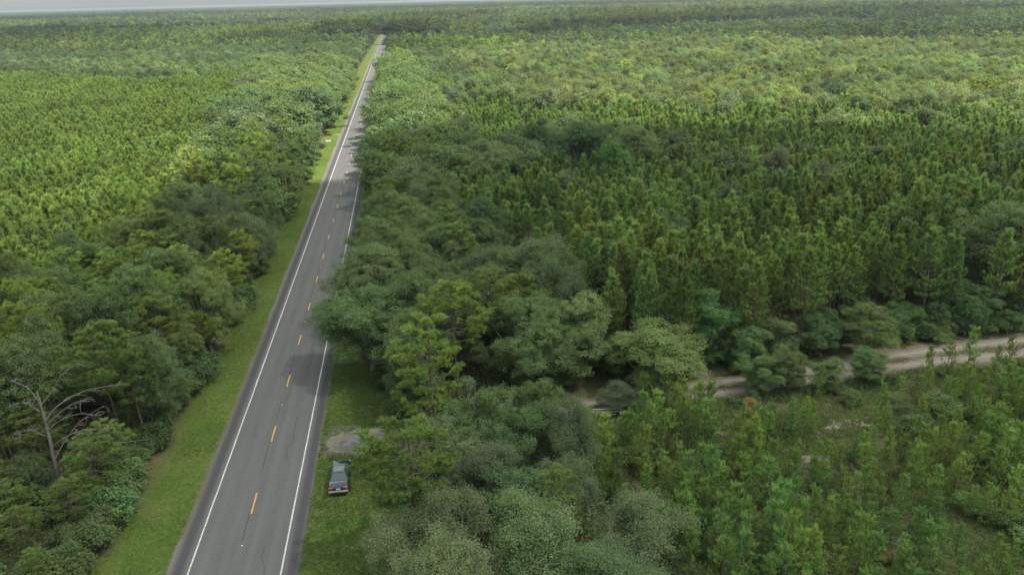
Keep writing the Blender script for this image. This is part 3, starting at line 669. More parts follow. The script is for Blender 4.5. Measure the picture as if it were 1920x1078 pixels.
dp = snag('dead_pine', -33.7, 66.5, 9.8, [
    ([(0, 0, 7.0), (.9, .1, 8.3), (2.3, .1, 9.2), (3.8, -.1, 9.9), (7.0, -.4, 10.2)], .10),
    ([(0, 0, 6.6), (1.2, -.4, 7.9), (2.6, -.6, 9.0), (4.0, -.9, 9.4)], .08),
    ([(0, 0, 3.4), (.9, .4, 5.0), (2.2, .7, 6.6), (4.3, .7, 7.9)], .09),
    ([(.1, 0, 2.8), (1.6, -.4, 4.5), (3.0, -.7, 5.0), (5.2, -.8, 5.0), (7.5, -.9, 5.2)], .10),
    ([(.1, 0, 3.2), (2.4, -.9, 4.1), (4.2, -1.2, 4.0), (6.0, -1.5, 3.4)], .06),
    ([(.1, 0, 1.9), (1.8, -1.2, 1.6), (3.6, -2.2, .9), (6.3, -3.0, .9)], .10),
    ([(0, 0, 5.6), (-1.2, .2, 6.5), (-2.6, 0, 6.1)], .05),
    ([(0, 0, 8.0), (-1.1, .4, 8.9), (-2.4, .5, 8.6)], .05),
    ([(0, 0, 8.6), (.9, .3, 9.6), (1.8, .5, 11.2), (3.2, .4, 12.0)], .06),
    ([(0, 0, 9.0), (-.6, .2, 10.4), (-1.8, .3, 11.0)], .05),
    ([(0, 0, 4.6), (1.4, -.8, 6.0), (3.0, -1.2, 6.8), (5.6, -1.6, 6.9)], .07),
    ([(0, 0, 2.4), (-1.3, -.6, 3.4), (-2.8, -.8, 3.3)], .05),
    ([(0, 0, 6.2), (1.0, .5, 7.0), (2.2, .8, 7.2), (3.8, 1.0, 6.6)], .05)],
    'dead grey pine with long curved bare limbs near the left edge', .145, (-.1, .3))
dp.scale = (1.22, 1.22, 1.08)
snag('dead_pine', -39.6, 71.3, 9.5, [([(0, 0, 7.4), (1.0, 0, 8.9), (2.6, -.2, 9.8), (4.6, -.3, 10.0)], .08), ([(0, 0, 4.2), (1.3, -.6, 3.6), (2.4, -1.0, 3.0)], .06)],
     'straight grey dead trunk at the left edge behind the curved limbed one', .16, (-.7, .2))
snag('dead_tree', 55.2, 87.5, 9.6, [([(0, 0, 8.0), (1.2, 0, 8.8), (2.6, -.2, 9.4)], .09), ([(0, 0, 7.6), (-1.0, .2, 8.9), (-2.2, .2, 10)], .07), ([(0, 0, 9), (.5, .2, 10.2), (.4, .4, 11.4)], .06), ([(0, 0, 6), (-.9, -.4, 6.8), (-1.6, -.6, 7.8)], .05)],
     'bare grey topped snag among the plantation pines above the track', .07)
snag('dead_tree', -27.6, 118, 5.2, [([(0, 0, 3.2), (1.0, -.4, 3.4), (2.1, -.8, 2.6)], .07), ([(0, 0, 4), (-1.0, -.3, 4.6), (-2.2, -.4, 4.5)], .06), ([(0, 0, 2.5), (.9, .4, 2.9), (1.9, .4, 3.0)], .05)],
     'pale bare branches poking out over the left verge', .1)
snag('dead_tree', 6.8, 148, 12.5, [([(0, 0, 9), (-1.8, -.6, 11), (-3.2, -.9, 13)], .1), ([(0, 0, 8), (-1.4, .5, 10.6), (-2.2, .6, 13)], .08), ([(0, 0, 9), (1.2, 0, 10.4), (2.0, .2, 12)], .06)],
     'dead white branched tree among the oaks right of the road', .16)

# ------------------------------------------------------------------ filling the woods
def jitter(x0, x1, y0, y1, d, seed, jit=.42):
    R = np.random.default_rng(seed)
    gx, gy = np.meshgrid(np.arange(x0, x1, d), np.arange(y0, y1, d), indexing='ij')
    x = gx.ravel()+R.uniform(-jit, jit, gx.size)*d; y = gy.ravel()+R.uniform(-jit, jit, gx.size)*d
    return x, y
cand = []       # kind, x, y, H, tone
def addc(kind, x, y, H, tone, zone): 
    for i in range(len(x)): cand.append((kind, float(x[i]), float(y[i]), float(H[i]), tuple(map(float, tone[i])), zone))
def tones(n, base, seed, x=None, y=None, sc=18., amp=.3, yel=.25):
    R = np.random.default_rng(seed); b_ = np.array(base)[None]*np.ones((n, 1))
    if x is not None:
        a = (vnoise(x, y, sc, seed)-.5)*2
        b_ = b_*(1+amp*a[:, None])
        a2 = (vnoise(x, y, sc*.4, seed+1)-.5)*2*yel
    else: a2 = R.uniform(-yel, yel, n)
    return b_*np.stack([1+a2, 1+a2*.35, 1-a2*.6], -1)

# young scattered pines below the track
x, y = jitter(13, 82, 36, 73, 2.0, 51)
k = (y < trk_y(x)-3.6+.6*np.sin(x)-np.clip((x-45)/25, 0, 1)*1.0) & (x > 13.5+np.clip(60-y, 0, 20)*.28) & in_view(x, y, 4)
k &= (vnoise(x, y, 6, 5) > .22)
x, y = x[k], y[k]; R = np.random.default_rng(3)
H = 2.3+3.3*vnoise(x, y, 9, 6)+R.uniform(-.6, .9, len(x))
tn = tones(len(x), (1.02, 1.18, 1.0), 7, x, y, 10, .18, .25)
dtr = trk_y(x)-3.5-y; H = np.where((dtr < 9) & ((x > 31) | ((x < 22.5) & (y > 65.5))), np.minimum(H, 1.2+.6*vnoise(x, y, 2, 77)+np.clip(dtr, 0, 9)*.30), H)
yp = [(x[i], y[i], H[i], tn[i]) for i in range(len(x)) if free(x[i], y[i], 1.0)]
yp.sort(key=lambda a: -a[2])      # the largest ones
print('young', len(yp))
for i, (a, b_, h, tn_) in enumerate(yp[:293]):
    size = 'tall' if h > 4.6 else 'short' if h < 3.4 else 'medium sized'
    hue = 'yellow green' if tn_[0]/tn_[1] > 1.0 else 'deep green' if tn_[0]/tn_[1] < .88 else 'fresh green'
    where = 'right along the near edge of the sandy track' if b_ > trk_y(a)-7 else 'among scrub right behind the pale hardwoods' if a < 27 and b_ < 58 else 'between the rail fence and the bare soil patches' if a < 27 else 'in the scrub at the right of the young stand' if a > 45 else 'around the palest bare soil patch' if math.hypot(a-43.5, b_-65) < 6 else 'in the upper middle of the young scrubby stand' if b_ > 58 else 'in the lower middle of the young scrubby stand' if b_ > 50 else 'near the bottom edge of the young scrubby stand'
    tree('young_pine', YNG[int(rng.integers(6))], a, b_, h, f'{size} {hue} young pine {where}', 'pine', 'young pines below the sandy track', tn_)
    taken.append((a, b_, .5))
for i, (a, b_, h) in enumerate([(56.5, 71.8, 4.6), (59.2, 72.2, 5.2), (62.2, 72.8, 6.2), (64.5, 71.2, 4.4), (67.2, 72.6, 4.6), (69.6, 72.0, 5.2), (43.0, 70.5, 4.2)]):
    tree('young_pine', YNG[i % 6], a, b_, h, ['slim young pine at the left end of the row silhouetted against the sandy track', 'bushy young pine second in the row before the pale track',
        'tallest slender young pine standing against the pale track', 'young pine with spread upswept twigs before the pale track', 'young pine with forked top near the right edge before the track',
        'last young pine towards the right edge before the track', 'lone young pine in front of the middle of the sandy track'][i], 'pine', None, (1.1, 1.2, .95), rad=h*.2)

# plantation pines, right
x, y = jitter(0, 520, 80, 345, 2.8, 61, .40)
k = (x > er(y)+1.5*vnoise(x, y, 7, 3)+4.5*((y > 86) & (y < 128))) & (y < yb(x)+34*(vnoise(x, y, 26, 12)-.5)+16*(vnoise(x, y, 8, 13)-.5)) & (y > trk_y(x)+3.6+2.0*vnoise(x, y, 6, 9)+np.clip(1-abs(x-57)/9, 0, 1)*4.5) & in_view(x, y, 13)
clump = np.minimum(((x-40)/19)**2+((y-182)/11)**2, ((x-17)/9)**2+((y-173)/9)**2)
k &= clump > 1
x, y = x[k], y[k]
R = np.random.default_rng(4)
gapk = (vnoise(x, y, 4.5, 18) > .20) | (y < 90); x, y = x[gapk], y[gapk]
tn = tones(len(x), (1.0, 1.1, 1.05), 15, x, y, 12, .2, .2); odd = R.random(len(x)) < .06; tn[odd] *= (1.15, .95, 1.05)
addc('pin', x, y, np.interp(y, [84, 110, 150, 300], [11.6, 10.2, 8.4, 7.4])+2.4*vnoise(x, y, 14, 14)+R.uniform(-1.5, 1.5, len(x)), tn, 'right')
# plantation pines, left
x, y = jitter(-330, -38, 88, 520, 2.15, 71, .42)
k = (x < bl(y)-1+4*(vnoise(x, y, 9, 3)-.5)) & (y > 90) & (y < 432+np.clip(-134-x, 0, 200)*.74+24*(vnoise(x, y, 24, 8)-.5)) & in_view(x, y, 8)
x, y = x[k], y[k]
addc('pin', x, y, 7.8+2.6*vnoise(x, y, 18, 16)+np.random.default_rng(5).uniform(-1.3, 1.3, len(x)), tones(len(x), (1.06, 1.12, .82), 17, x, y, 16, .2, .13), 'left')

def vx(y): return np.interp(y, [55, 66, 80, 95], [-27.5, -27.2, -26.4, -25.5])
# roadside belt, left: pines and hardwoods mixed, understorey trees against the verge
x, y = jitter(-150, -25.4, 40, 470, 4.1, 81, .42)
k = (x > bl(y)) & (x < vx(y)-.4) & ~((x > -28.5) & (y > 245) & (y < 278)) & in_view(x, y, 11) & (y < 460)
x, y = x[k], y[k]; R = np.random.default_rng(6); u = R.random(len(x)); near = x > vx(y)-3.6
H = np.where(near, 6.0+5.5*R.random(len(x)), 8.5+6*R.random(len(x)))
H = np.where(y < 62, np.minimum(H, 8.0), H)
H = np.where((x > -38.5) & (x < -27) & (y < 65.8), np.minimum(H, 4.4), H); H = np.where((x < -35.5) & (x > -43) & (y < 70.5), np.minimum(H, 5.0), H)
kd = np.where(u < np.where(y < 118, .52, .36), 'tal', np.where((u < .86) | (y < 118), 'oak', 'wil'))
kd = np.where((y > 180) & (u < .30), 'oak', kd)
H = H*np.interp(y, [125, 165, 400], [1, 1.28, 1.22])
tn = tones(len(x), (1.0, 1, .9), 19, x, y, 22, .2, .2)
tn[kd == 'tal'] *= (1.08, 1.1, .9)
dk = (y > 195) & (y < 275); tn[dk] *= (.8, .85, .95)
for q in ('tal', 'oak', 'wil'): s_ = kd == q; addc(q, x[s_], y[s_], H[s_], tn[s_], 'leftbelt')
# roadside belt, right
x, y = jitter(-8.4, 34, 44, 470, 3.7, 91, .40)
k = (x < er(y)) & (y > 44) & (x > np.interp(y, [40, 70, 80, 86, 100, 470], [0.5, 0, -2.5, -5.5, -6.5, -7.6])) & in_view(x, y, 11) & (abs(y-trk_y(x)) > 3.2)
x, y = x[k], y[k]; R = np.random.default_rng(8); u = R.random(len(x))
H = (np.where(x < -4, 8.5, 9.5)+4.5*R.random(len(x)))*np.interp(y, [150, 210, 470], [1, 1.2, 1.3]); H = np.where(y < 70, H-2.5, H)
kd = np.where(u < .22, 'tal', np.where(u < .9, 'oak', 'wil'))
tn = tones(len(x), (.98, 1, .88), 21, x, y, 20, .22, .18)
for q in ('tal', 'oak', 'wil'): s_ = kd == q; addc(q, x[s_], y[s_], H[s_], tn[s_], 'rightbelt')
# oak clump inside the right plantation
x, y = jitter(6, 62, 160, 198, 4.2, 95)
clump = np.minimum(((x-40)/19)**2+((y-182)/11)**2, ((x-17)/9)**2+((y-173)/9)**2); k = clump < 1; x, y = x[k], y[k]
addc('oak', x, y, 11.5+2.5*np.random.default_rng(9).random(len(x)), tones(len(x), (.85, .9, 1), 23, x, y, 8, .25, .15), 'clump')
# a few hardwoods scattered in the plantation and low ones along its front
R = np.random.default_rng(10)
for _ in range(95):
    a = R.uniform(25, 190); b_ = R.uniform(95, 235)
    if a > er(b_)+4 and free(a, b_, 3): addc('oak', [a], [b_], [R.uniform(9.5, 12.5)], [np.array((1.0, .95, 1.05))*R.uniform(.8, 1.15)], 'inplantation')
for a in np.arange(20, 86, 3.1):
    b_ = trk_y(a)+R.uniform(3.6, 5.6)+max(0, 1-abs(a-57)/9)*4.2
    if free(a, b_, 1.6): addc('oak', [a+R.uniform(-.8, .8)], [b_], [R.uniform(3.2, 6.2)], [np.array((.8, .98, .85))*R.uniform(.8, 1.2)], 'front')
# sunlit hardwood swamp
x, y = jitter(0, 620, 195, 600, 4.9, 101, .45)
k = (x > 8) & (y >= yb(x)+34*(vnoise(x, y, 26, 12)-.5)-4) & (y < ybb(x)+30*(vnoise(x, y, 30, 31)-.5)) & in_view(x, y, 11)
x, y = x[k], y[k]; R = np.random.default_rng(12); u = R.random(len(x))
kd = np.where(u < .62, 'wil', np.where(u < .93, 'oak', 'tal'))
tn = tones(len(x), (1.10, 1.05, .76), 25, x, y, 22, .3, .28)*R.uniform(.7, 1.3, len(x))[:, None]
pale = R.random(len(x)) < .05; tn[pale] = (1.15, 1.15, 1.25); dkt = (R.random(len(x)) < .10) | (x < 34); tn[dkt] *= (.72, .80, .85)
for q in ('tal', 'oak', 'wil'): s_ = kd == q; addc(q, x[s_], y[s_], 9+5*R.random(s_.sum()), tn[s_], 'swamp')
# hardwood beyond the left plantation
x, y = jitter(-560, -26.8, 380, 700, 5.2, 111, .45)
k = ((x < bl(y)) & (y >= 432+np.clip(-134-x, 0, 200)*.74) | (x >= bl(y)) & (y >= 455)) & in_view(x, y, 11)
x, y = x[k], y[k]; R = np.random.default_rng(13); u = R.random(len(x))
kd = np.where(u < .45, 'wil', np.where(u < .8, 'oak', 'tal'))
tn = tones(len(x), (.80, .86, .74), 27, x, y, 40, .35, .25)*R.uniform(.7, 1.25, len(x))[:, None]
for q in ('tal', 'oak', 'wil'): s_ = kd == q; addc(q, x[s_], y[s_], 9.5+4*R.random(s_.sum()), tn[s_], 'leftfar')

taken += [(-33.7, 66.5, 1.6), (-39.6, 71.3, 1.2), (-32.0, 65.6, 1.0)]
cand = [c for c in cand if free(c[1], c[2], 1.6 if c[0] == 'pin' else 2.6)]
NAMES = {'pin': 'pine_tree', 'tal': 'tall_pine', 'oak': 'oak_tree', 'wil': 'hardwood_tree'}
HI = {'pin': PIN, 'tal': TAL, 'oak': OAK, 'wil': WIL}
MID = {'pin': PINM, 'tal': TALM, 'oak': OAKM, 'wil': WILM}
used = {'pin': 0, 'tal': 16, 'oak': 40, 'wil': 15}
def where(c):
    x, y, z = c[1], c[2], c[5]
    if z == 'right':
        return ('pine under the big right edge oak' if x > 66 and y < 104 else ('pine in the front row left of the snag' if x < 50 else 'pine in the front row right of the snag') if y < 97 else 'pine beside the roadside oaks' if x < er(y)+9 else
                'pine around the two grey oaks' if math.hypot(x-77, y-143) < 16 else 'pine before the dark oak clump' if y > 140 and x < 64 else 'pine behind the bare grey snag' if abs(x-56) < 7 and y < 112 else 'pine far back in the right plantation' if y > 135 else 'pine between the snag and the roadside oaks' if x < 50 else 'pine right of the snag in the plantation')
    if z == 'left':
        return 'pine at the near edge of the left plantation' if y < 128 else 'pine bordering the left roadside trees' if x > bl(y)-9 else 'pine in the open left plantation'
    if z == 'leftbelt':
        return ('lining the left verge ' if x > -31 else 'in the left woods ')+('near the dead pine' if y < 76 else 'opposite the car and gravel' if y < 100 else 'beside the plantation edge' if y < 150 else 'up to the dark pine wall' if y < 240 else 'beyond the dark pine wall')
    if z == 'rightbelt':
        return ('overhanging the right lane ' if x < -2 else 'in the right woods ')+('by the pale hardwoods' if y < 70 else 'by the track end' if y < 90 else 'left of the plantation' if y < 160 else 'near the dark clump' if y < 230 else 'far along the road')
    return {'clump': 'in the dark clump inside the plantation', 'inplantation': 'among the plantation pines', 'front': 'under the pines above the track', 'swamp': 'in the sunlit pale woods', 'leftfar': 'behind the left plantation'}[z]
rest = {'pin': [], 'tal': [], 'oak': [], 'wil': []}
PROTO = {}
for q in ('pin', 'tal', 'oak', 'wil'):
    cs_ = sorted([c for c in cand if c[0] == q], key=lambda c: math.hypot(c[1], c[2]) - c[3]*3)
    for c in cs_:
        dist = math.hypot(c[1], c[2])
        if used[q] >= 296: rest[q].append(c); continue
        used[q] += 1
        pr = HI[q] if dist < 150 else MID[q]; j = int(rng.integers(len(pr)))
        tr_, tg_ = c[4][0], c[4][1]
        hue = 'yellowish' if tr_/tg_ > 1.06 else 'bluish green' if tr_/tg_ < .9 else 'mid green'
        br = 'light ' if tr_+tg_ > 2.1 else 'dark ' if tr_+tg_ < 1.75 else ''
        size = 'tall' if c[3] > {'pin': 11.5, 'tal': 12, 'oak': 11, 'wil': 10}[q] else 'short' if c[3] < {'pin': 9, 'tal': 9, 'oak': 8, 'wil': 8}[q] else 'mid height'
        what = '' if q == 'pin' else {'tal': 'open pine ', 'oak': 'oak ', 'wil': 'twiggy tree '}[q]
        if c[5] == 'front': size = 'bushy'
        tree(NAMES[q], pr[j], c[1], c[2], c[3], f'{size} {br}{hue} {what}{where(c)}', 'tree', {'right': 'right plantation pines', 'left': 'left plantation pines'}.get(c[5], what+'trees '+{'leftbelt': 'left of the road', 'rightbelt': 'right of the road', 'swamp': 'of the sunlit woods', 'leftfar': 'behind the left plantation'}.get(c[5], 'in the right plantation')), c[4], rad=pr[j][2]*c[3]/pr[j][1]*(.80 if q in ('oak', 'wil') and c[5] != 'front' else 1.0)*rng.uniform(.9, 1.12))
for q in rest: print(q, used[q], len(rest[q]))

# shrubs along the belts and in the scrub
def place_shrubs():
    n = 0; R = np.random.default_rng(15)
    spots = []
    for _ in range(100): y_ = 52+R.random()**1.6*185; spots.append((float(vx(y_))-R.random()*2.2, y_, R.uniform(1.4, 3.4), 'edge of the left verge under the trees'))
    for _ in range(78): spots.append((R.uniform(14, 74), R.uniform(40, 72), R.uniform(.7, 2.2), 'scrub between the young pines'))
    for _ in range(30): y_ = R.uniform(46, 86); spots.append((np.interp(y_, [40, 60, 78, 86], [-1.0, -1.6, -2.8, -5.5])+R.uniform(-.6, 2), y_, R.uniform(1.0, 2.6), 'grass edge right of the road'))
    for _ in range(38): a = R.uniform(22, 84); spots.append((a, float(trk_y(a))+R.uniform(3.3, 5.5)+max(0, 1-abs(a-57)/9)*3.6, R.uniform(1.0, 2.4), 'far edge of the sandy track'))
    for _ in range(25): a = R.uniform(22, 80); spots.append((a, float(trk_y(a))-R.uniform(3.4, 5.0), R.uniform(.5, 1.0), 'near edge of the sandy track'))
    for _ in range(42): spots.append((R.uniform(-47, -28), R.uniform(51, 67), R.uniform(1.6, 3.4), 'ground below the dead pine'))
    for _ in range(18): spots.append((R.uniform(11, 25), R.uniform(77, 83), R.uniform(1.2, 3.0), 'shade beyond the track end'))
    for a, b_, h, wh in spots:
        if not in_view(np.array([a]), np.array([b_]), h)[0]: continue
        if 'scrub' in wh and (b_ > trk_y(a)-3.2 or a < 13+max(0, 60-b_)*.28): continue
        if math.hypot(a+8.2, b_-64) < 4.5 or math.hypot(a+7, b_-71) < 3.6: continue
        if math.hypot(a-18.5, b_-71) < 2.2: continue
        tnn = np.array((.9, 1.0, .85))*R.uniform(.7, 1.25)*np.array((R.uniform(.85, 1.2), 1, R.uniform(.85, 1.15)))
        if 'scrub' in wh and R.random() < .07: tnn = np.array((2.3, 1.25, 1.3))*R.uniform(.75, 1.1)
        size = 'small' if h < 1.5 else 'large' if h > 2.3 else 'medium'
        hue = 'rusty brown' if tnn[0] > 1.5 else 'dark green' if tnn.sum() < 2.5 else 'light green' if tnn.sum() > 3.0 else 'green'
        tree('shrub', SHR[int(R.integers(4))], float(a), float(b_), h, f'{size} {hue} shrub at the {wh}' if 'scrub' not in wh else f'{size} {hue} shrub in the {wh}', 'shrub', 'shrubs: '+wh, tnn, rad=h*R.uniform(.55, .85)); n += 1
    print('shrubs', n)
place_shrubs()

# ------------------------------------------------------------------ woods past the 300 nearest of each kind: one mass per kind
def scatter(name, pts, scl, idx, tone, sources, label, cat='forest'):
    me = bpy.data.meshes.new(name); n = len(pts); me.vertices.add(n)
    P3 = np.zeros((n, 3), np.float32); P3[:, :2] = pts; me.vertices.foreach_set('co', P3.ravel())
    a = me.attributes.new('scl', 'FLOAT_VECTOR', 'POINT'); a.data.foreach_set('vector', np.asarray(scl, np.float32).ravel())
    a = me.attributes.new('spin', 'FLOAT_VECTOR', 'POINT'); r3 = np.zeros((n, 3), np.float32); r3[:, 2] = rng.uniform(0, 6.28, n); a.data.foreach_set('vector', r3.ravel())
    a = me.attributes.new('pick', 'INT', 'POINT'); a.data.foreach_set('value', np.asarray(idx, np.int32))
    a = me.attributes.new('tone', 'FLOAT_VECTOR', 'POINT'); a.data.foreach_set('vector', np.asarray(tone, np.float32).ravel())
    o = obj(name, me); tag(o, label, cat, kind='stuff')
    ng = bpy.data.node_groups.new(name+'_scatter', 'GeometryNodeTree')
    ng.interface.new_socket('Geometry', in_out='INPUT', socket_type='NodeSocketGeometry'); ng.interface.new_socket('Geometry', in_out='OUTPUT', socket_type='NodeSocketGeometry')
    gi = ng.nodes.new('NodeGroupInput'); go = ng.nodes.new('NodeGroupOutput'); ip = ng.nodes.new('GeometryNodeInstanceOnPoints'); jn = ng.nodes.new('GeometryNodeJoinGeometry')
    for s_ in sources:
        so = ng.nodes.new('GeometryNodeObjectInfo'); so.inputs['Object'].default_value = s_; so.inputs['As Instance'].default_value = True; so.transform_space = 'ORIGINAL'
        ng.links.new(so.outputs['Geometry'], jn.inputs[0])
    def at(nm, ty):
        q = ng.nodes.new('GeometryNodeInputNamedAttribute'); q.data_type = ty; q.inputs[0].default_value = nm; return q.outputs[0]
    L_ = ng.links.new
    L_(gi.outputs[0], ip.inputs['Points']); L_(jn.outputs[0], ip.inputs['Instance']); ip.inputs['Pick Instance'].default_value = True
    L_(at('pick', 'INT'), ip.inputs['Instance Index']); L_(at('spin', 'FLOAT_VECTOR'), ip.inputs['Rotation']); L_(at('scl', 'FLOAT_VECTOR'), ip.inputs['Scale'])
    L_(ip.outputs[0], go.inputs[0])
    md = o.modifiers.new('scatter', 'NODES'); md.node_group = ng
    return o
# source trees: real single trees standing in the view, one for each shape
SRC = {}
def source(kind, protos, spots, label, H, tn):
    SRC[kind] = [tree(NAMES[kind[:3]], p, sx, sy, H, f'{["leftmost", "second from left", "middle", "fourth from left", "rightmost"][min(i, 4)]} {label[0]}', 'tree', 'single trees standing out far off', tn) for i, (p, (sx, sy)) in enumerate(zip(protos, spots))]
source('pin', PINM, [(96, 205), (104, 211), (88, 214), (112, 203), (99, 216)], ['pine of the far plantation rows before the pale hardwoods'], 13, (.85, .95, .85))
source('tal', TALM, [(30, 330), (44, 342), (60, 350)], ['open crowned pine rising among the sunlit hardwoods'], 12.5, (1, 1, .85))
source('oak', OAKM, [(90, 300), (130, 290), (75, 330), (170, 280), (110, 320)], ['domed oak among the sunlit hardwoods'], 11, (1.1, 1.05, .9))
source('wil', WILM, [(100, 270), (140, 262), (80, 290), (180, 245)], ['pale twiggy hardwood at the front of the sunlit hardwoods'], 10.5, (1.3, 1.25, 1.1))
source('oakfar', OAKF, [(60, 640), (-160, 640), (200, 660)], ['distant rounded hardwood beyond the sunlit hardwoods'], 12, (.9, 1, .85))
source('pinfar', PINF, [(110, 660), (-220, 660), (240, 690)], ['distant pine beyond the sunlit hardwoods'], 14, (.8, .9, .8))
FOREST = {'pin': ('pine_forest', 'rows of plantation pines running back from the track and road'), 'tal': ('open_pine_forest', 'open crowned pines mixed through the farther woods'),
          'oak': ('oak_forest', 'rounded oaks of the farther woods'), 'wil': ('hardwood_forest', 'pale twiggy hardwoods of the sunlit woods')}
for q in rest:
    cs_ = rest[q]; protos = MID[q]
    if not cs_: continue
    idx = rng.integers(0, len(protos), len(cs_)); H = np.array([c[3] for c in cs_]); h0 = protos[0][1]
    sc_ = np.stack([H/h0*rng.uniform(.9, 1.15, len(H)), H/h0*rng.uniform(.9, 1.15, len(H)), H/h0], -1)
    sc_[:, :2] *= np.array([.70 if c[5] in ('swamp', 'leftfar') else 1.0 for c in cs_])[:, None]
    if q == 'pin': sc_[:, :2] = np.maximum(sc_[:, :2], .78)
    scatter(FOREST[q][0], np.array([c[1:3] for c in cs_]), sc_, idx, np.array([c[4] for c in cs_]), SRC[q], FOREST[q][1])

# distant woods to the horizon
def distant():
    R = np.random.default_rng(77); X, Y, S = [], [], []
    for r0, r1, area, s_ in ((400, 800, 34., 1.0), (800, 1500, 60., 1.1), (1500, 3000, 170., 1.25), (3000, 6000, 620., 1.6), (6000, 12000, 2600., 2.2)):
        n = int(.5*(r1*r1-r0*r0)*1.32/area)
        r = np.sqrt(R.uniform(r0*r0, r1*r1, n)); a = YAW+R.uniform(-.66, .66, n)
        X.append(np.sin(a)*r); Y.append(np.cos(a)*r); S.append(np.full(n, s_))
    x, y, s_ = map(np.concatenate, (X, Y, S))
    bx_ = bendx(y); k = (x < -27.5+bx_) | (x > -7.2+bx_) | (y > 1500)
    # beyond the mapped woods only
    left = x-bx_ < -20; k &= np.where(left, y > 690, np.where(x-bx_ < 8, y > 465, y > ybb(x)+10*(vnoise(x, y, 30, 31)-.5)))
    k &= in_view(x, y, 14, 60)
    x, y, s_ = x[k], y[k], s_[k]; n = len(x)
    big = vnoise(x*.35, y, 160, 41)*.6+vnoise(x*.4, y, 420, 42)*.4
    # the dark pine block on the right
    blk = (x > 90) & (y > ybb(x)) & (y < 1100) & (vnoise(x*.3, y, 120, 44) > .30)
    pine = np.where(blk, R.random(n) < .9, R.random(n) < np.clip((big-.36)*3.2, .12, .92))
    idx = R.integers(0, 3, n)+np.where(pine, 3, 0)
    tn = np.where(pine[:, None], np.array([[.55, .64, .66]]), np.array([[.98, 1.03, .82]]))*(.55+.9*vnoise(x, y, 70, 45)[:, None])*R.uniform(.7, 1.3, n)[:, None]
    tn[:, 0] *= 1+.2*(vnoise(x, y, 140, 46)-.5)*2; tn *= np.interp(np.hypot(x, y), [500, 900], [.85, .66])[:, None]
    H = s_*R.uniform(.85, 1.2, n)*np.where(pine, .95, 1.0)
    H = np.where(blk, H*.9, H); nr = (abs(x-bx_[k]+16) < 70) & (y > 850) & (y < 1700); H = np.where(nr, H*1.45, H); tn[nr] *= .75
    tall = R.random(n) < .06; H = np.where(tall & (y > 900), H*1.3, H)
    wdt = H*R.uniform(.9, 1.25, n)*np.where(s_ > 1.2, 1.3, 1.0)
    print('distant', n)
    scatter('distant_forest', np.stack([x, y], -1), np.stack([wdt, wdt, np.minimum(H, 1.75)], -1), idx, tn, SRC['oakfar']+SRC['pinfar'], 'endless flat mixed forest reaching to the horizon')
distant()

# ------------------------------------------------------------------ grass, scrub and leaf litter as real blades
def blades(name, x, y, hgt, wd, per, tint, lean, label, seed, matl=GRASS, cat='grass'):
    R = np.random.default_rng(seed); n = len(x); N = n*per
    px = np.repeat(x, per)+R.normal(size=N)*.09; py = np.repeat(y, per)+R.normal(size=N)*.09
    p = np.stack([px, py, np.full(N, .004)], -1); a = R.uniform(0, 2*pi, N)
    s = np.stack([np.cos(a), np.sin(a), a*0], -1)*(wd*R.uniform(.6, 1.3, N))[:, None]
    hh = np.repeat(hgt, per)*R.uniform(.5, 1.2, N)
    d = np.stack([R.normal(size=N)*lean, R.normal(size=N)*lean, np.ones(N)], -1)*hh[:, None]
    mb = MB(); mb.add(np.stack([p-s, p+s, p+d], 1).reshape(-1, 3), np.arange(3*N).reshape(N, 3), 0, np.clip(np.repeat(tint, per)+R.uniform(-.2, .2, N), 0, 1))
    o = obj(name, mb.mesh(name, [matl])); tag(o, label, cat, kind='stuff'); return o
R = np.random.default_rng(31)
# left verge and right verge
n = 26000; y = 46+R.random(n)**1.5*150; x = R.uniform(-27.4, EL-.15, n)
k = ~((x < -25.1) & (R.random(n) < .65)) & in_view(x, y, .2); x, y = x[k], y[k]
blades('verge_grass', x, y, .07+.08*vnoise(x, y, 3, 50), .02, 4, .25+.5*vnoise(x, y, 4, 51), .5, 'mown green grass on the verge left of the road', 32)['tone'] = [1, 1, 1]
n = 34000; y = R.uniform(40, 90, n); x = R.uniform(ER+.1, -.2, n)
rw = np.interp(y, [40, 60, 78, 86, 100], [-1.0, -2.2, -3.5, -6.5, -7.5])
bare = ((x+6.9)/3.0)**2+((y-71.1)/2.3)**2
k = (x < rw+1.2) & in_view(x, y, .3) & (bare > .9+.5*vnoise(x, y, 1, 3)) & ~((x > -9.1) & (x < -7.3) & (y > 61.5) & (y < 66.2)); x, y = x[k], y[k]
tall = np.clip((x+6.5)/5, 0, 1)
blades('verge_grass', x, y, .09+.08*vnoise(x, y, 2.5, 52)+.3*tall*vnoise(x, y, 1.5, 53), .022, 4, .25+.5*vnoise(x, y, 4, 54), .5, 'lush green grass round the parked car', 33)['tone'] = [1, 1, 1]
# scrub under the young pines
n = 52000; x = R.uniform(10, 84, n); y = R.uniform(36, 76, n)
k = (y < trk_y(x)-2.4) & in_view(x, y, .5) & (vnoise(x, y, 2.5, 55) > .24); x, y = x[k], y[k]
sel = vnoise(x, y, 5, 56)+R.normal(size=len(x))*.12
for lo, hi, tn, nm, lb in ((-9, .36, (1.3, 1.0, 1.2), 'dry_scrub', 'dry tan grass and straw under the young pines'), (.36, 9, (.85, .92, .9), 'green_scrub', 'low green scrub under the young pines')):
    s_ = (sel > lo) & (sel <= hi)
    blades(nm, x[s_], y[s_], .25+.5*vnoise(x[s_], y[s_], 2, 57), .035, 5, .2+.55*vnoise(x[s_], y[s_], 3, 58), .55, lb, 34)['tone'] = list(tn)
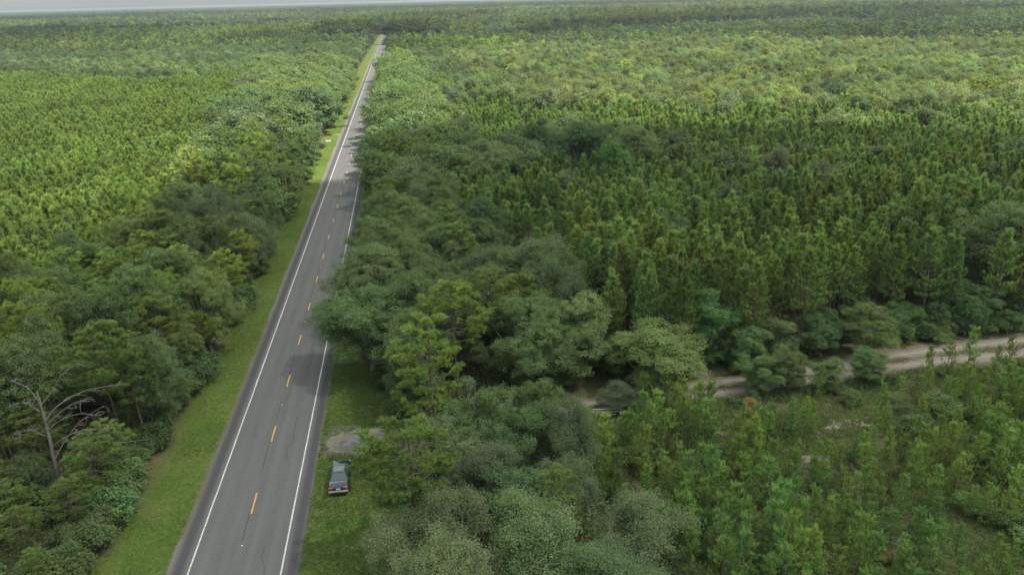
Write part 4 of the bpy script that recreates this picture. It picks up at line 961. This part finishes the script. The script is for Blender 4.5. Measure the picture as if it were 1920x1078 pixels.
# grass creeping over the track's middle and edges
n = 16000; x = R.uniform(5, 95, n); u = np.where(R.random(n) < .35, R.normal(size=n)*.10, np.sign(R.normal(size=n))*(1.0-abs(R.normal(size=n))*.16)); y = trk_y(x)+u*np.interp(x, tx, thw)
k = in_view(x, y, .3) & (vnoise(x, y, 2.2, 66) > .42); x, y = x[k], y[k]
blades('track_grass', x, y, .10+.25*vnoise(x, y, 1.5, 67), .025, 4, .2+.5*vnoise(x, y, 2, 68), .6, 'rough grass creeping along the middle and edges of the sandy track', 35)['tone'] = [1.15, .95, .95]
# leafy undergrowth on the forest floor of both belts
n = 60000; side = R.random(n) < .55
y = np.where(side, 46+R.random(n)**1.4*130, 42+R.random(n)**1.2*90); x = np.where(side, -27.2-R.random(n)**1.2*26, np.interp(y, [40, 60, 78, 86, 100], [-1., -1.6, -3., -5.5, -6.6])+R.random(n)*18)
k = in_view(x, y, 1) & (side | ((x < er(y)+1) & (abs(y-trk_y(x)) > 2.6))); x, y = x[k], y[k]
z = .1+R.random(len(x))**1.5*1.5*vnoise(x, y, 3, 59)
mb = MB(); leaves(mb, R, np.stack([x, y, z], -1), unit(np.array([0, 0, .8])+rdir(R, len(x))*.7), .3, .18, np.clip(.15+.6*vnoise(x, y, 1.5, 60)+R.uniform(-.15, .15, len(x)), 0, 1))
o = obj('undergrowth', mb.mesh('undergrowth', [LEAF])); tag(o, 'low leafy undergrowth beneath the roadside trees', 'undergrowth', kind='stuff'); o['tone'] = [1.0, 1.1, .95]

# ------------------------------------------------------------------ small things
def box(mb, x0, x1, y0, y1, z0, z1, mi=0):
    v = [(x, y, z) for z in (z0, z1) for x, y in ((x0, y0), (x1, y0), (x1, y1), (x0, y1))]
    mb.add(v, [[0, 3, 2, 1], [4, 5, 6, 7], [0, 1, 5, 4], [1, 2, 6, 5], [2, 3, 7, 6], [3, 0, 4, 7]], mi)
# short pale rail fence by the track
e = empty('rail_fence', 17.7, 71.3, 0, radians(-6)); tag(e, 'short weathered three rail fence beside the left end of the sandy track', 'fence')
GREYWOOD = woodmat('weathered_rail', (.42, .40, .36), .15)
for zz, (a, b_) in ((.35, (-.15, 2.6)), (.70, (0, 3.3)), (1.05, (.05, 3.2))):
    mb = MB(); tube(mb, [(a, .07, zz), ((a+b_)/2, .07, zz-.03), (b_, .07, zz)], [.06, .065, .055], 8); obj('rail', mb.mesh('rail', [GREYWOOD]), e)
for px in (.1, 1.65, 3.1):
    mb = MB(); tube(mb, [(px, -.06, -.2), (px, -.06, .7), (px+.01, -.06, 1.2)], [.07, .065, .06], 8); obj('post', mb.mesh('post', [GREYWOOD]), e)
# concrete end of the driveway culvert on the left verge
e = empty('culvert_end', -24.6, 259.6, 0, radians(10)); tag(e, 'pale concrete culvert end with a dark pipe mouth on the left verge', 'culvert')
CONC = plain('pale_concrete', (.40, .375, .29), .9, var=.15)
mb = MB(); a = np.linspace(0, 2*pi, 17)[:-1]
inn = np.stack([np.cos(a)*.26, np.sin(a)*.26], -1); outr = np.array([[np.sign(cos(q))*min(abs(cos(q))*1.2, .75)*1., np.sign(sin(q))*min(abs(sin(q))*1.2, .75)] for q in a])
v = [(p[0], p[1], .20+.10*p[1]) for p in inn]+[(p[0], p[1], .24+.10*p[1]) for p in outr]+[(p[0]*1.05, p[1]*1.05, -.05) for p in outr]
f = [[i, 16+i, 16+(i+1) % 16, (i+1) % 16] for i in range(16)]+[[16+i, 32+i, 32+(i+1) % 16, 16+(i+1) % 16] for i in range(16)]
mb.add(v, f); obj('headwall', mb.mesh('headwall', [CONC]), e)
mb = MB(); v = [(p[0], p[1], .20+.10*p[1]) for p in inn]+[(p[0]*.9, p[1]*.9, -.02) for p in inn]+[(0, 0, -.02)]
mb.add(v, [[i, (i+1) % 16, 16+(i+1) % 16, 16+i] for i in range(16)]); mb.add([(p[0]*.9, p[1]*.9, -.02) for p in inn], [list(range(16))])
obj('pipe_mouth', mb.mesh('pipe_mouth', [plain('pipe_interior', (.03, .03, .025), .9)]), e)
# pale stick lying on the verge soil
e = empty('fallen_stick', -26.6, 57.2, .03, radians(62)); mb = MB(); tube(mb, [(-.9, 0, 0), (0, .06, .04), (.9, 0, .02)], [.035, .03, .015], 6); obj('stick', mb.mesh('stick', [DEADWOOD]), e)
tag(e, 'pale fallen stick on the bare soil at the bottom left verge', 'stick')

# ------------------------------------------------------------------ parked sedan, rear towards us
car = empty('parked_car', -8.2, 61.75, .012, radians(-.5), 1.1); tag(car, 'dark teal sedan parked on the grass right of the road', 'car')
PAINT = plain('teal_car_paint', (.020, .038, .048), .16, .5, 1.0, .02)
GLASS = plain('tinted_glass', (.05, .075, .085), .06, 0, .6, .02); BLACK = plain('black_trim', (.02, .02, .022), .5); RUB = plain('tyre_rubber', (.025, .025, .025), .85)
ALLOY = plain('alloy', (.5, .5, .5), .3, .9); RED = plain('red_lens', (.42, .025, .02), .25, 0, .6); CLEAR = plain('headlight_lens', (.7, .72, .74), .1, 0, .8)
PLATE = plain('plate_white', (.75, .74, .68), .5); SILV = plain('silver_bumper', (.42, .45, .46), .3, .5, .8)
# body: cross-sections along the length (y from the tail)
st = [(0.00, .66, .50, .74), (.06, .80, .30, .90), (.30, .86, .22, .98), (.75, .885, .20, 1.00), (1.3, .89, .19, .97), (2.2, .895, .19, .95), (3.0, .89, .19, .94), (3.5, .875, .19, .93), (3.95, .85, .22, .86), (4.3, .78, .26, .76), (4.47, .62, .34, .62)]
V = []; 
for yy, hw_, zb, zt in st:
    prof = [(hw_*.86, zb), (hw_, zb+.12), (hw_*1.01, (zb+zt)/2), (hw_*.97, zt-.13), (hw_*.88, zt-.03), (hw_*.5, zt+.005), (0, zt+.02)]
    V += [(x_, yy, z_) for x_, z_ in prof]+[(-x_, yy, z_) for x_, z_ in prof[-2::-1]]
K = 13; Fc = [[i*K+j, (i+1)*K+j, (i+1)*K+j+1, i*K+j+1] for i in range(len(st)-1) for j in range(K-1)]
Fc += [[(i+1)*K, i*K, i*K+K-1, (i+1)*K+K-1] for i in range(len(st)-1)]
mb = MB(); mb.add(V, Fc, smooth=True); mb.add(V[:K], [list(range(K-1, -1, -1))]); mb.add(V[-K:], [list(range(K))])
body = obj('body', mb.mesh('car_body', [PAINT]), car)
md = body.modifiers.new('soft', 'SUBSURF'); md.levels = md.render_levels = 2
# cabin shell and its glass
B = [(-.76, .82, .95), (.76, .82, .95), (.76, 3.22, .92), (-.76, 3.22, .92)]; T_ = [(-.57, 1.38, 1.41), (.57, 1.38, 1.41), (.57, 2.52, 1.42), (-.57, 2.52, 1.42)]
mb = MB()
rings = [B, [tuple(np.array(a)*.1+np.array(b_)*.9) for a, b_ in zip(B, T_)], [tuple(np.array(b_)*np.array((.90, 1, 1))+np.array((0, .07 if i < 2 else -.07, .035))) for i, b_ in enumerate(T_)]]
V = [p for r_ in rings for p in r_]
mb.add(V, [[k*4+i, k*4+(i+1) % 4, k*4+4+(i+1) % 4, k*4+4+i] for k in range(2) for i in range(4)]+[[8, 9, 10, 11]], smooth=False)
cab = obj('roof', mb.mesh('cabin', [PAINT]), car); md = cab.modifiers.new('bevel', 'BEVEL'); md.width = .09; md.segments = 3
def pane(name, a, b_, c_, d_, ins=(.07, .07, .10, .08), off=.012):
    a, b_, c_, d_ = map(lambda q: np.array(q, float), (a, b_, c_, d_)); n_ = unit(np.cross(b_-a, d_-a))
    def P_(u, v_): return (a*(1-u)+b_*u)*(1-v_)+(d_*(1-u)+c_*u)*v_
    l_, r_, bo, to = ins; q = [P_(l_, bo), P_(1-r_, bo), P_(1-r_, 1-to), P_(l_, 1-to)]
    mb = MB(); mb.add([p+n_*off for p in q]+[p-n_*.02 for p in q], [[0, 1, 2, 3], [0, 4, 5, 1], [1, 5, 6, 2], [2, 6, 7, 3], [3, 7, 4, 0]]); return obj(name, mb.mesh(name, [GLASS]), car)
pane('rear_window', B[0], B[1], T_[1], T_[0]); pane('windscreen', B[2], B[3], T_[3], T_[2])
for s in (0, 1):
    q = (B[1], B[2], T_[2], T_[1]) if s == 0 else (B[3], B[0], T_[0], T_[3])
    lo, hi = (.10, .53) if s == 0 else (.04, .53)
    pane('side_window', *q, ins=(lo, hi, .14, .12)); pane('side_window', *q, ins=(.50, .05 if s == 0 else .10, .14, .12))
for s in (-1, 1):
    mb = MB(); box(mb, min(s*.42, s*.80), max(s*.42, s*.80), -.02, .10, .66, .84); q = obj('tail_light', mb.mesh('tail_light', [RED]), car); q.modifiers.new('b', 'BEVEL').width = .03
    mb = MB(); box(mb, min(s*.48, s*.76), max(s*.48, s*.76), 4.24, 4.38, .58, .70); q = obj('headlight', mb.mesh('headlight', [CLEAR]), car); q.modifiers.new('b', 'BEVEL').width = .04
    mb = MB(); box(mb, min(s*.86, s*1.02), max(s*.86, s*1.02), 2.86, 3.0, .93, 1.07); q = obj('wing_mirror', mb.mesh('wing_mirror', [PAINT]), car); q.modifiers.new('b', 'BEVEL').width = .04
    for yy in (.88, 3.62):
        a = np.linspace(0, 2*pi, 25)[:-1]; mb = MB(); pr_ = [(.10, .20), (.10, .29), (.075, .32), (-.075, .32), (-.10, .29), (-.10, .20)]
        V = [(s*.80+ox, yy+cos(q)*rr, .32+sin(q)*rr) for ox, rr in pr_ for q in a]
        mb.add(V, [[k*24+i, k*24+(i+1) % 24, k*24+24+(i+1) % 24, k*24+24+i] for k in range(5) for i in range(24)], smooth=True)
        wh = obj('wheel', mb.mesh('tyre', [RUB]), car)
        mb = MB(); V = [(s*.80+s*.08, yy+cos(q)*rr, .32+sin(q)*rr) for rr in (.21, .05) for q in a]
        mb.add(V, [[i, (i+1) % 24, 24+(i+1) % 24, 24+i] for i in range(24) if i % 5 < 3]); mb.add(V[24:], [list(range(24))]); mb.add([(p[0]-s*.03, p[1], p[2]) for p in V[:24]], [list(range(24))], 1)
        obj('rim', mb.mesh('rim', [ALLOY, BLACK]), wh)
mb = MB(); box(mb, -.41, .41, -.025, .06, .62, .80); obj('tail_panel', mb.mesh('tail_panel', [BLACK]), car)
mb = MB(); box(mb, -.18, .18, -.045, .0, .66, .79); obj('licence_plate', mb.mesh('licence_plate', [PLATE]), car)
mb = MB(); box(mb, -.80, .80, -.10, .10, .40, .58); q = obj('rear_bumper', mb.mesh('rear_bumper', [SILV]), car); md = q.modifiers.new('b', 'BEVEL'); md.width = .05; md.segments = 2
mb = MB(); box(mb, -.74, .74, -.06, .16, .22, .39); obj('bumper_skirt', mb.mesh('bumper_skirt', [BLACK]), car)
mb = MB(); box(mb, -.70, .70, 4.30, 4.50, .30, .50); q = obj('front_bumper', mb.mesh('front_bumper', [PAINT]), car); md = q.modifiers.new('b', 'BEVEL'); md.width = .05
for s in (-1, 1):
    mb = MB(); mb.add([(s*.900, 1.05, .42), (s*.905, 2.0, .42), (s*.905, 3.2, .42), (s*.900, 3.2, .46), (s*.905, 2.0, .46), (s*.900, 1.05, .46)], [[0, 1, 4, 5], [1, 2, 3, 4]]); obj('side_moulding', mb.mesh('side_moulding', [BLACK]), car)

# ------------------------------------------------------------------ haze
M, t, N, L, o = mat('haze_air')
pv = N.new('ShaderNodeVolumePrincipled'); pv.inputs['Color'].default_value = (.60, .68, .76, 1); pv.inputs['Density'].default_value = .00012; pv.inputs['Anisotropy'].default_value = .2
L.new(pv.outputs[0], o.inputs['Volume'])
mb = MB(); box(mb, -16000, 16000, -350, 14000, -1.0, 46.0); hz = obj('haze', mb.mesh('haze', [M])); tag(hz, kind='stuff')
print('tris', sum(sum(len(p.vertices)-2 for p in me.polygons) if len(me.polygons) < 2000 else len(me.loops)-2*len(me.polygons) for me in bpy.data.meshes))
by = {}
for o in COL.objects:
    if o.parent is None and o.get('label') and o.get('category') and not o.get('kind'): by.setdefault(o['label'], []).append(o)
for lb, os_ in by.items():
    n = len(os_)
    if 2 <= n <= 6 and len(lb.split()) <= 13:
        os_.sort(key=lambda o: float(proj(np.array(o.location))[0]))
        words = ['leftmost']+(['middle'] if n == 3 else [w_+' from left,' for w_ in ('second', 'third', 'fourth', 'fifth')][:n-2])+['rightmost']
        for o, w_ in zip(os_, words): o['label'] = w_+' '+lb
        for o in os_:
            if not o.get('group'): o['group'] = lb
print('objects', len(bpy.data.objects))
